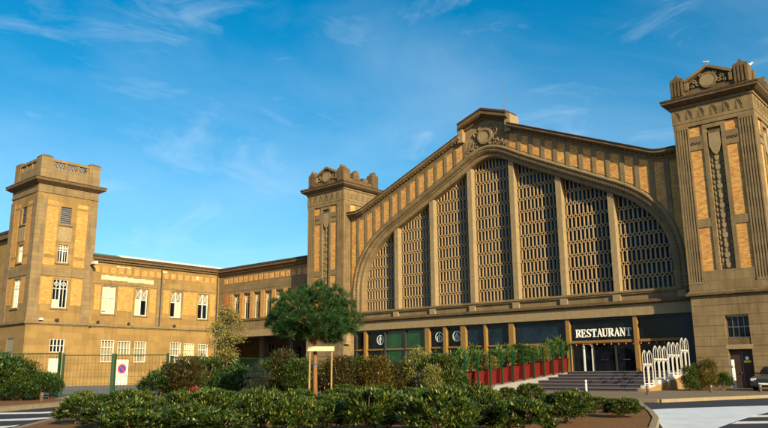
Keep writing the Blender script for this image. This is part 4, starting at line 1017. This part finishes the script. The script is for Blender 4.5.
for q in range(npl):
    y = -16.4 + 1.50 * q; x = 7.55; z = rampz(y); s_ = .54
    lab = {0: 'nearest red box planter with leafy green plant, at the foot of the ramp', npl - 1: 'farthest red box planter, against the glass front'}.get(q, ORDN[q] + ' red box planter of the ramp row, counted from the road end')
    pl = thing('planter', lab, 'planter', (x, y, z), 'red planters beside the steps')
    m = MB(); rows = []
    for e, zz in ((.46, -.06), (.46, .03), (.52, .96), (.56, .965), (.56, 1.04), (.50, 1.04), (.48, .9)): rows.append([(x - e, y - e, z + zz), (x + e, y - e, z + zz), (x + e, y + e, z + zz), (x - e, y + e, z + zz)])
    ids = m.grid(rows, close_v=True); m.f += [tuple(ids[0]), tuple(ids[-1])]; m.build('box', 'planter_red', pl)
    MB().box(x - .47, x + .47, y - .47, y + .47, z + .88, z + .93).build('soil', 'soil', pl)
    key = ['palm', 'palm', 'variegated', 'palm', 'palm', 'green', 'palm', 'variegated', 'palm', 'palm'][q]
    fm, tm = SPEC[key][q % len(SPEC[key])]; hh = rnd.uniform(1.1, 1.75)
    for nme, me in (('foliage', fm), ('stem', tm)):
        c = bpy.data.objects.new(nme, me); COL.objects.link(c); c.parent = pl; c.location = (0, 0, .92); c.rotation_euler.z = rnd.uniform(0, 6.28); c.scale = (1.9, 1.9, hh)
# bollards
def bollard(p, h, label, m='bark', r_=.085, group='short bollards along the kerbs'):
    o = thing('bollard', label, 'bollard', tuple(p), group); x, y, z = p
    MB().tube([(x, y, z - .1), (x, y, z + h * .9), (x, y, z + h * .97), (x, y, z + h)], r_, 10).build('shaft', m, o)
    MB().tube([(x, y, z + h * .72), (x, y, z + h * .8)], r_ * 1.12, 10).build('band', 'steel', o)
bollard(gd(44, 40.5), .45, 'short bollard on the left kerb in front of the dark shrubs')
bollard(gd(709, 46.5), .45, 'short bollard on the right kerb in front of the bushes')
bollard(gd(758, 47.5), .45, 'short bollard on the right kerb in front of the car')
bollard(gd(646, 42.2), .45, 'short bollard at the foot of the sloping ochre wall')
bollard(gd(432, 35.5, .03), .45, 'short bollard between the bed shrubs and the variegated bush')
bollard(gd(577, 35.8), .45, 'short bollard on the pavement before the steps')
bollard(gd(585, 48.3), .70, 'slim white bollard standing at the foot of the steps', 'white_paint', .07, 'white posts')
bollard(gd(733, 53.5), 1.9, 'tall pale post beside the tower door', 'white_paint', .13, 'white posts')

# ================================================================== VEGETATION
LB = 'low rounded glossy green shrub in the foreground planting bed'
rows_ = []
for dist, u0, u1, sp in ((15.6, 140, 525, 70), (17.2, 140, 535, 58), (19.4, 112, 530, 54), (21.9, 84, 560, 48), (25.0, 88, 565, 42), (28.8, 106, 560, 37), (33.4, 140, 520, 33)):
    us = []; u = u0
    while u < u1:
        if not (dist > 30 and 300 < u < 332): us.append(u)
        u += sp * rnd.uniform(.92, 1.12)
    rows_.append((dist, us + ([578, 617] if dist == 21.9 else [596] if dist == 25.0 else [562] if dist == 19.4 else [])))
ORD = ['first', 'second', 'third', 'fourth', 'fifth', 'sixth', 'seventh', 'eighth', 'ninth', 'tenth', 'eleventh', 'twelfth', 'thirteenth', 'fourteenth', 'fifteenth', 'sixteenth', 'seventeenth', 'eighteenth']
RN = ['nearest row', 'second row', 'third row', 'fourth row', 'fifth row', 'sixth row', 'rearmost row']
for ri, (dist, us) in enumerate(rows_):
    for q, u in enumerate(us):
        d_ = dist + rnd.uniform(-.8, .8); uu = u + rnd.uniform(-6, 6)
        lab = ORD[q] + ' low rounded green shrub from the left in the ' + RN[ri] + ' of the bed'
        if ri == 3 and q == len(us) - 1: lab = 'rightmost low green shrub, alone at the tip of the planting bed'
        sc_ = .92 if uu > 535 else 1.
        k2 = (1.15, 1.18, 1.15, 1.05, .98, .92, .86)[ri]
        shrub('laurel', gd(uu, d_, .03), rnd.uniform(.50, .84) * sc_ * k2, rnd.uniform(.85, 1.28) * sc_ * k2 ** .5, lab, 'low shrubs in the planting bed')
mid = [('dark', 160, 41, 1.35, 2.0, 'dark round shrub beside the right gate post'), ('brown', 186, 40, 2.1, 2.0, 'reddish brown twiggy shrub behind the red low plant'), ('green', 206, 42, 2.1, 2.2, 'green upright shrub left of the small pale tree'),
       ('dark', 240, 40.5, 1.6, 1.9, 'dark leafy shrub just right of the small pale tree'), ('silver', 258, 37.5, 1.75, 1.9, 'silvery plume-like shrub in the middle of the bed'), ('brown', 283, 41, 2.35, 1.8, 'brown twiggy shrub under the left of the pine'),
       ('green', 300, 40, 1.9, 2.2, 'green shrub under the pine crown, left of the stakes'), ('green', 270, 41.5, 1.8, 2.2, 'low green shrub behind the silvery plume'), ('brown', 340, 39.5, 2.0, 2.0, 'brown shrub right beside the staked pine trunk'),
       ('green', 356, 41, 2.0, 2.1, 'green upright shrub in front of the tower foot'), ('olive', 376, 39.5, 2.05, 2.3, 'broad olive gold shrub before the first shop window'), ('brown', 398, 40, 1.75, 1.7, 'rusty brown shrub before the green glass'),
       ('variegated', 417, 40, 2.35, 1.9, 'tall pale variegated bush before the gold columns'), ('green', 440, 39, 2.15, 2.2, 'large round green bush next to the first red planter'), ('variegated', 432, 38, 1.5, 1.3, 'small pale variegated bush at the foot of the round green bush'),
       ('dark', 222, 38.5, 1.2, 1.6, 'low dark shrub under the small pale tree'), ('olive', 322, 42, 1.8, 1.7, 'olive shrub directly behind the pine stakes'), ('dark', 456, 40, 1.3, 1.4, 'low dark shrub touching the nearest red planter'),
       ('brown', 170, 43, 1.8, 1.5, 'brown shrub behind the dark round shrub by the gate'), ('red', 196, 37.2, .62, 1.1, 'low crimson spiky plant in the bed'), ('red', 180, 38.5, .42, .9, 'smaller crimson spiky plant left of its larger twin')]
for key, u, d_, h, w, lab in mid: shrub(key, gd(u, d_, .03), h, w, lab, 'tall mixed shrubs behind the bed', 'shrub' if key != 'red' else 'plant')
for key, u, d_, h, w, lab in (('dark', 6, 44, 2.2, 2.6, 'big dark shrub at the left edge of the picture'), ('olive', 24, 44.5, 2.05, 1.7, 'yellowish bush climbing the left fence'), ('dark', 38, 43.8, 1.45, 1.9, 'dark rounded shrub behind the left kerb bollard'), ('dark', 53, 44.6, 1.35, 1.25, 'small dark shrub against the left gate post'), ('green', 17, 43, 1.5, 1.6, 'green shrub in front of the big dark left shrub'), ('dark', -8, 45, 2.3, 2.6, 'dark shrub just outside the left edge'), ('dark', 22, 42.6, .9, 1.6, 'low dark shrub at the left kerb')):
    shrub(key, gd(u, d_), h, w, lab, 'shrubs along the left fence')
for key, u, d_, h, w, lab in (('green', 689, 49.8, 1.5, 1.3, 'green bush at the foot of the sloping wall'), ('olive', 706, 50.5, 1.85, 1.6, 'larger olive bush before the near tower'), ('dark', 722, 51, 1.05, 1.1, 'small dark bush beside the tall pale post'), ('green', 697, 51.5, 1.2, 1.2, 'low green bush between the two tower bushes')):
    shrub(key, gd(u, d_), h, w, lab, 'bushes before the near tower')
# staked umbrella pine
pb_ = gd(316, 30.6, .03)
pine = thing('pine_tree', 'young umbrella pine with dense dark green crown on a staked trunk', 'tree', tuple(pb_))
r = random.Random(3); px_, py_ = pb_.x, pb_.y
MB().tube([(px_, py_, -.1), (px_ - .05, py_, 1.0), (px_ - .08, py_ + .02, 2.0), (px_ - .12, py_, 2.7), (px_ - .05, py_, 3.2)], .105, 9, .07).build('trunk', 'trunk_pine', pine, smooth=True)
crown = MB(); limbs = MB(); rt = Vector((math.cos(CAM['yaw']), math.sin(CAM['yaw']), 0)); fwd = Vector((-rt.y, rt.x, 0))
cc = Vector((px_ - .14, py_, 3.56))
tuf = []
for q in range(900):
    d = rdir(r, -.85); k_ = r.uniform(.35, 1.0) ** .5
    bump_ = 1 + .13 * math.sin(3.1 * d.x + 1.7) * math.sin(4.3 * d.y + .6) + .10 * math.sin(6 * d.z + 5 * d.x) + r.uniform(-.05, .07)
    p = cc + Vector((d.x * 1.88, d.y * 1.88, d.z * (1.36 if d.z > 0 else 1.16))) * k_ * bump_; tuf.append((p, d))
for q, (p, d) in enumerate(tuf):
    if q % 16 == 0: limbs.tube([(px_ - .08, py_, 2.55 + .4 * r.random()), tuple((cc + p) / 2 + Vector((0, 0, -.25))), tuple(p)], .045, 5, .012)
    rad = r.uniform(.12, .23)
    for k_ in range(84):
        nd = (rdir(r) + d * .55 + Vector((0, 0, .75))).normalized(); b0 = p + rdir(r) * rad * .35
        leaf_quad(crown, b0, nd, rdir(r), rad * r.uniform(.9, 1.5), .012)
crown.build('crown', 'needle', pine, recalc=False); limbs.build('limb', 'trunk_pine', pine)
MB().tube([(px_ - .07, py_, 1.62), (px_ - .07, py_, 1.68)], .10, 8).build('tie', 'sign_blue', pine)
stk = thing('tree_stakes', 'pair of pale wooden stakes joined by a board, holding the pine', 'stakes', tuple(pb_))
for s_ in (-.24, .66):
    p = pb_ + rt * s_ - fwd * .28; MB().tube([(p.x, p.y, -.15), (p.x, p.y, 1.2), (p.x + .01, p.y, 2.36)], .04, 8).build('stake', 'stake_wood', stk)
c_ = pb_ - fwd * .35
T = lambda a, d, z: (c_.x + rt.x * a + fwd.x * d, c_.y + rt.y * a + fwd.y * d, z)
MB(T).box(-.33, .77, -.03, .02, 2.18, 2.36).build('board', 'board_wood', stk)
# small pale tree in front of the wing
tb = gd(226, 47, .03)
tr = thing('small_tree', 'small slender tree with pale yellow green foliage before the wing corner', 'tree', tuple(tb))
MB().tube([tuple(tb + Vector((0, 0, -.1))), tuple(tb + Vector((.05, 0, 1.5))), tuple(tb + Vector((-.05, .05, 3.0))), tuple(tb + Vector((0, 0, 4.6)))], .07, 7, .02).build('trunk', 'bark', tr)
cr = MB(); lb = MB()
for q in range(70):
    t = r.random(); z = 2.0 + 3.1 * t; a = r.uniform(0, 6.283); rad = (1.05 * math.sin(math.pi * min(1, .12 + .85 * t)) ** .8) * math.sqrt(r.random())
    if r.random() < .22: rad *= 1.35
    p = tb + Vector((math.cos(a) * rad, math.sin(a) * rad, z + .25 * math.sin(a * 2)))
    if q % 4 == 0: lb.tube([tuple(tb + Vector((0, 0, z - .8))), tuple(p)], .018, 4, .006)
    for k_ in range(75):
        leaf_quad(cr, p + Vector((r.gauss(0, .17), r.gauss(0, .17), r.gauss(0, .15))), rdir(r) + Vector((0, 0, -.1)), rdir(r), r.uniform(.09, .15), .06)
cr.build('crown', 'leaf_tree', tr, recalc=False); lb.build('limb', 'bark', tr)

# ================================================================== CAR
def car(loc, rz):
    t = thing('parked_car', 'grey car parked nose out beside the near tower, cut by the right edge', 'car', loc)
    t.rotation_euler.z = rz
    ORG[t.name] = (0, 0, 0)
    # local: x to the left side, y backwards, front at y=0
    sec = [(0.0, .62, .30, .62), (.12, .76, .24, .78), (.35, .82, .22, .88), (1.1, .85, .22, .97), (1.4, .86, .22, 1.0), (2.6, .86, .22, 1.0), (3.6, .85, .22, 1.0), (4.0, .80, .26, .98), (4.15, .72, .36, .86)]
    rows = []
    for y, w, z0, z1 in sec:
        rows.append([(-w * .9, y, z0), (w * .9, y, z0), (w, y, z0 + .15), (w, y, z0 + .6 * (z1 - z0)), (w * .93, y, z1 - .05), (w * .8, y, z1), (-w * .8, y, z1), (-w * .93, y, z1 - .05), (-w, y, z0 + .6 * (z1 - z0)), (-w, y, z0 + .15)])
    m = MB(); ids = m.grid(rows, close_v=True); m.f += [tuple(ids[0]), tuple(reversed(ids[-1]))]; body = m.build('body', 'car_paint', t, smooth=False)
    gs = [(1.15, .74, .97), (1.85, .62, 1.43), (2.4, .60, 1.50), (3.2, .60, 1.46), (3.95, .70, .98)]
    m = MB(); rows = [[(-.74, y, .96), (.74, y, .96), (w, y, z), (-w, y, z)] for y, w, z in gs]; rows[0] = [(-.74, 1.12, .95), (.74, 1.12, .95), (.73, 1.16, .975), (-.73, 1.16, .975)]
    ids = m.grid(rows, close_v=True); m.f += [tuple(ids[0]), tuple(ids[-1])]; m.build('cabin', 'car_paint', t)
    m = MB(); i = m.pts([(-.66, 1.19, 1.02), (.66, 1.19, 1.02), (.56, 1.78, 1.405), (-.56, 1.78, 1.405)]); j = m.pts([(-.66, 1.17, 1.03), (.66, 1.17, 1.03), (.56, 1.76, 1.415), (-.56, 1.76, 1.415)]); m.f += [(0, 1, 2, 3), (4, 7, 6, 5), (0, 4, 5, 1), (1, 5, 6, 2), (2, 6, 7, 3), (3, 7, 4, 0)]; m.build('windscreen', 'glass_dark', t)
    for s_ in (-1, 1):
        m = MB(); m.v = [(s_ * .745, 1.45, 1.02), (s_ * .745, 3.7, 1.02), (s_ * .63, 3.15, 1.39), (s_ * .64, 1.95, 1.38), (s_ * .70, 1.45, 1.02), (s_ * .70, 3.7, 1.02), (s_ * .6, 3.15, 1.39), (s_ * .6, 1.95, 1.38)]; m.f = [(0, 1, 2, 3), (4, 7, 6, 5), (0, 4, 5, 1), (1, 5, 6, 2), (2, 6, 7, 3), (3, 7, 4, 0)]; m.build('side_window', 'glass_dark', t)
        MB().box(s_ * .58 - .15, s_ * .58 + .15, .02, .2, .60, .76).build('headlight', 'lamp_glass', t)
        MB().box(s_ * .92 - .09, s_ * .92 + .09, 1.38, 1.5, .98, 1.1).build('mirror', 'car_paint', t)
        for y in (.78, 3.3):
            w = MB(); w.tube([(s_ * .66, y, .31), (s_ * .87, y, .31)], .31, 18); w = w.build('wheel', 'rubber', t); h_ = MB(); h_.tube([(s_ * .80, y, .31), (s_ * .885, y, .31)], .19, 12); h_.build('rim', 'chrome', w)
    MB().box(-.38, .38, -.015, .1, .56, .70).build('grille', 'dark_metal', t)
    MB().box(-.74, .74, -.05, .15, .32, .50).build('bumper', 'dark_metal', t)
    MB().box(-.26, .26, -.065, -.045, .37, .48).build('number_plate', 'sign_white', t)
    return t
cp = gd(762, 49.5); car((cp.x, cp.y, 0), R(-8))
# gulls on the near tower
def gull(p, rz, label):
    c, s_ = math.cos(rz), math.sin(rz); T = lambda a, d, z: (p[0] + a * c - d * s_, p[1] + a * s_ + d * c, p[2] + z)
    rows = []
    for a, r_, z in ((-.30, .012, .19), (-.2, .05, .2), (-.06, .095, .21), (.08, .10, .24), (.17, .07, .30), (.22, .055, .37), (.27, .055, .40), (.32, .03, .40), (.38, .008, .385)):
        rows.append([(a, r_ * .85 * math.cos(6.283 * k_ / 8), z + r_ * math.sin(6.283 * k_ / 8)) for k_ in range(8)])
    m = MB(T); ids = m.grid(rows, close_v=True); m.f += [tuple(ids[0]), tuple(reversed(ids[-1]))]
    for d in (-.035, .035): m.box(-.01, .01, d - .008, d + .008, -.005, .16)
    tag(m.build('gull', 'gull_white', loc=p, smooth=True), label, 'bird', 'gulls on the tower')
gull((20.38, -1.5, 23.62), 2.6, 'white gull perched on the pediment peak of the near tower')
gull((23.0, -.3, 23.06), 1.0, 'white gull on the right corner of the near tower parapet')
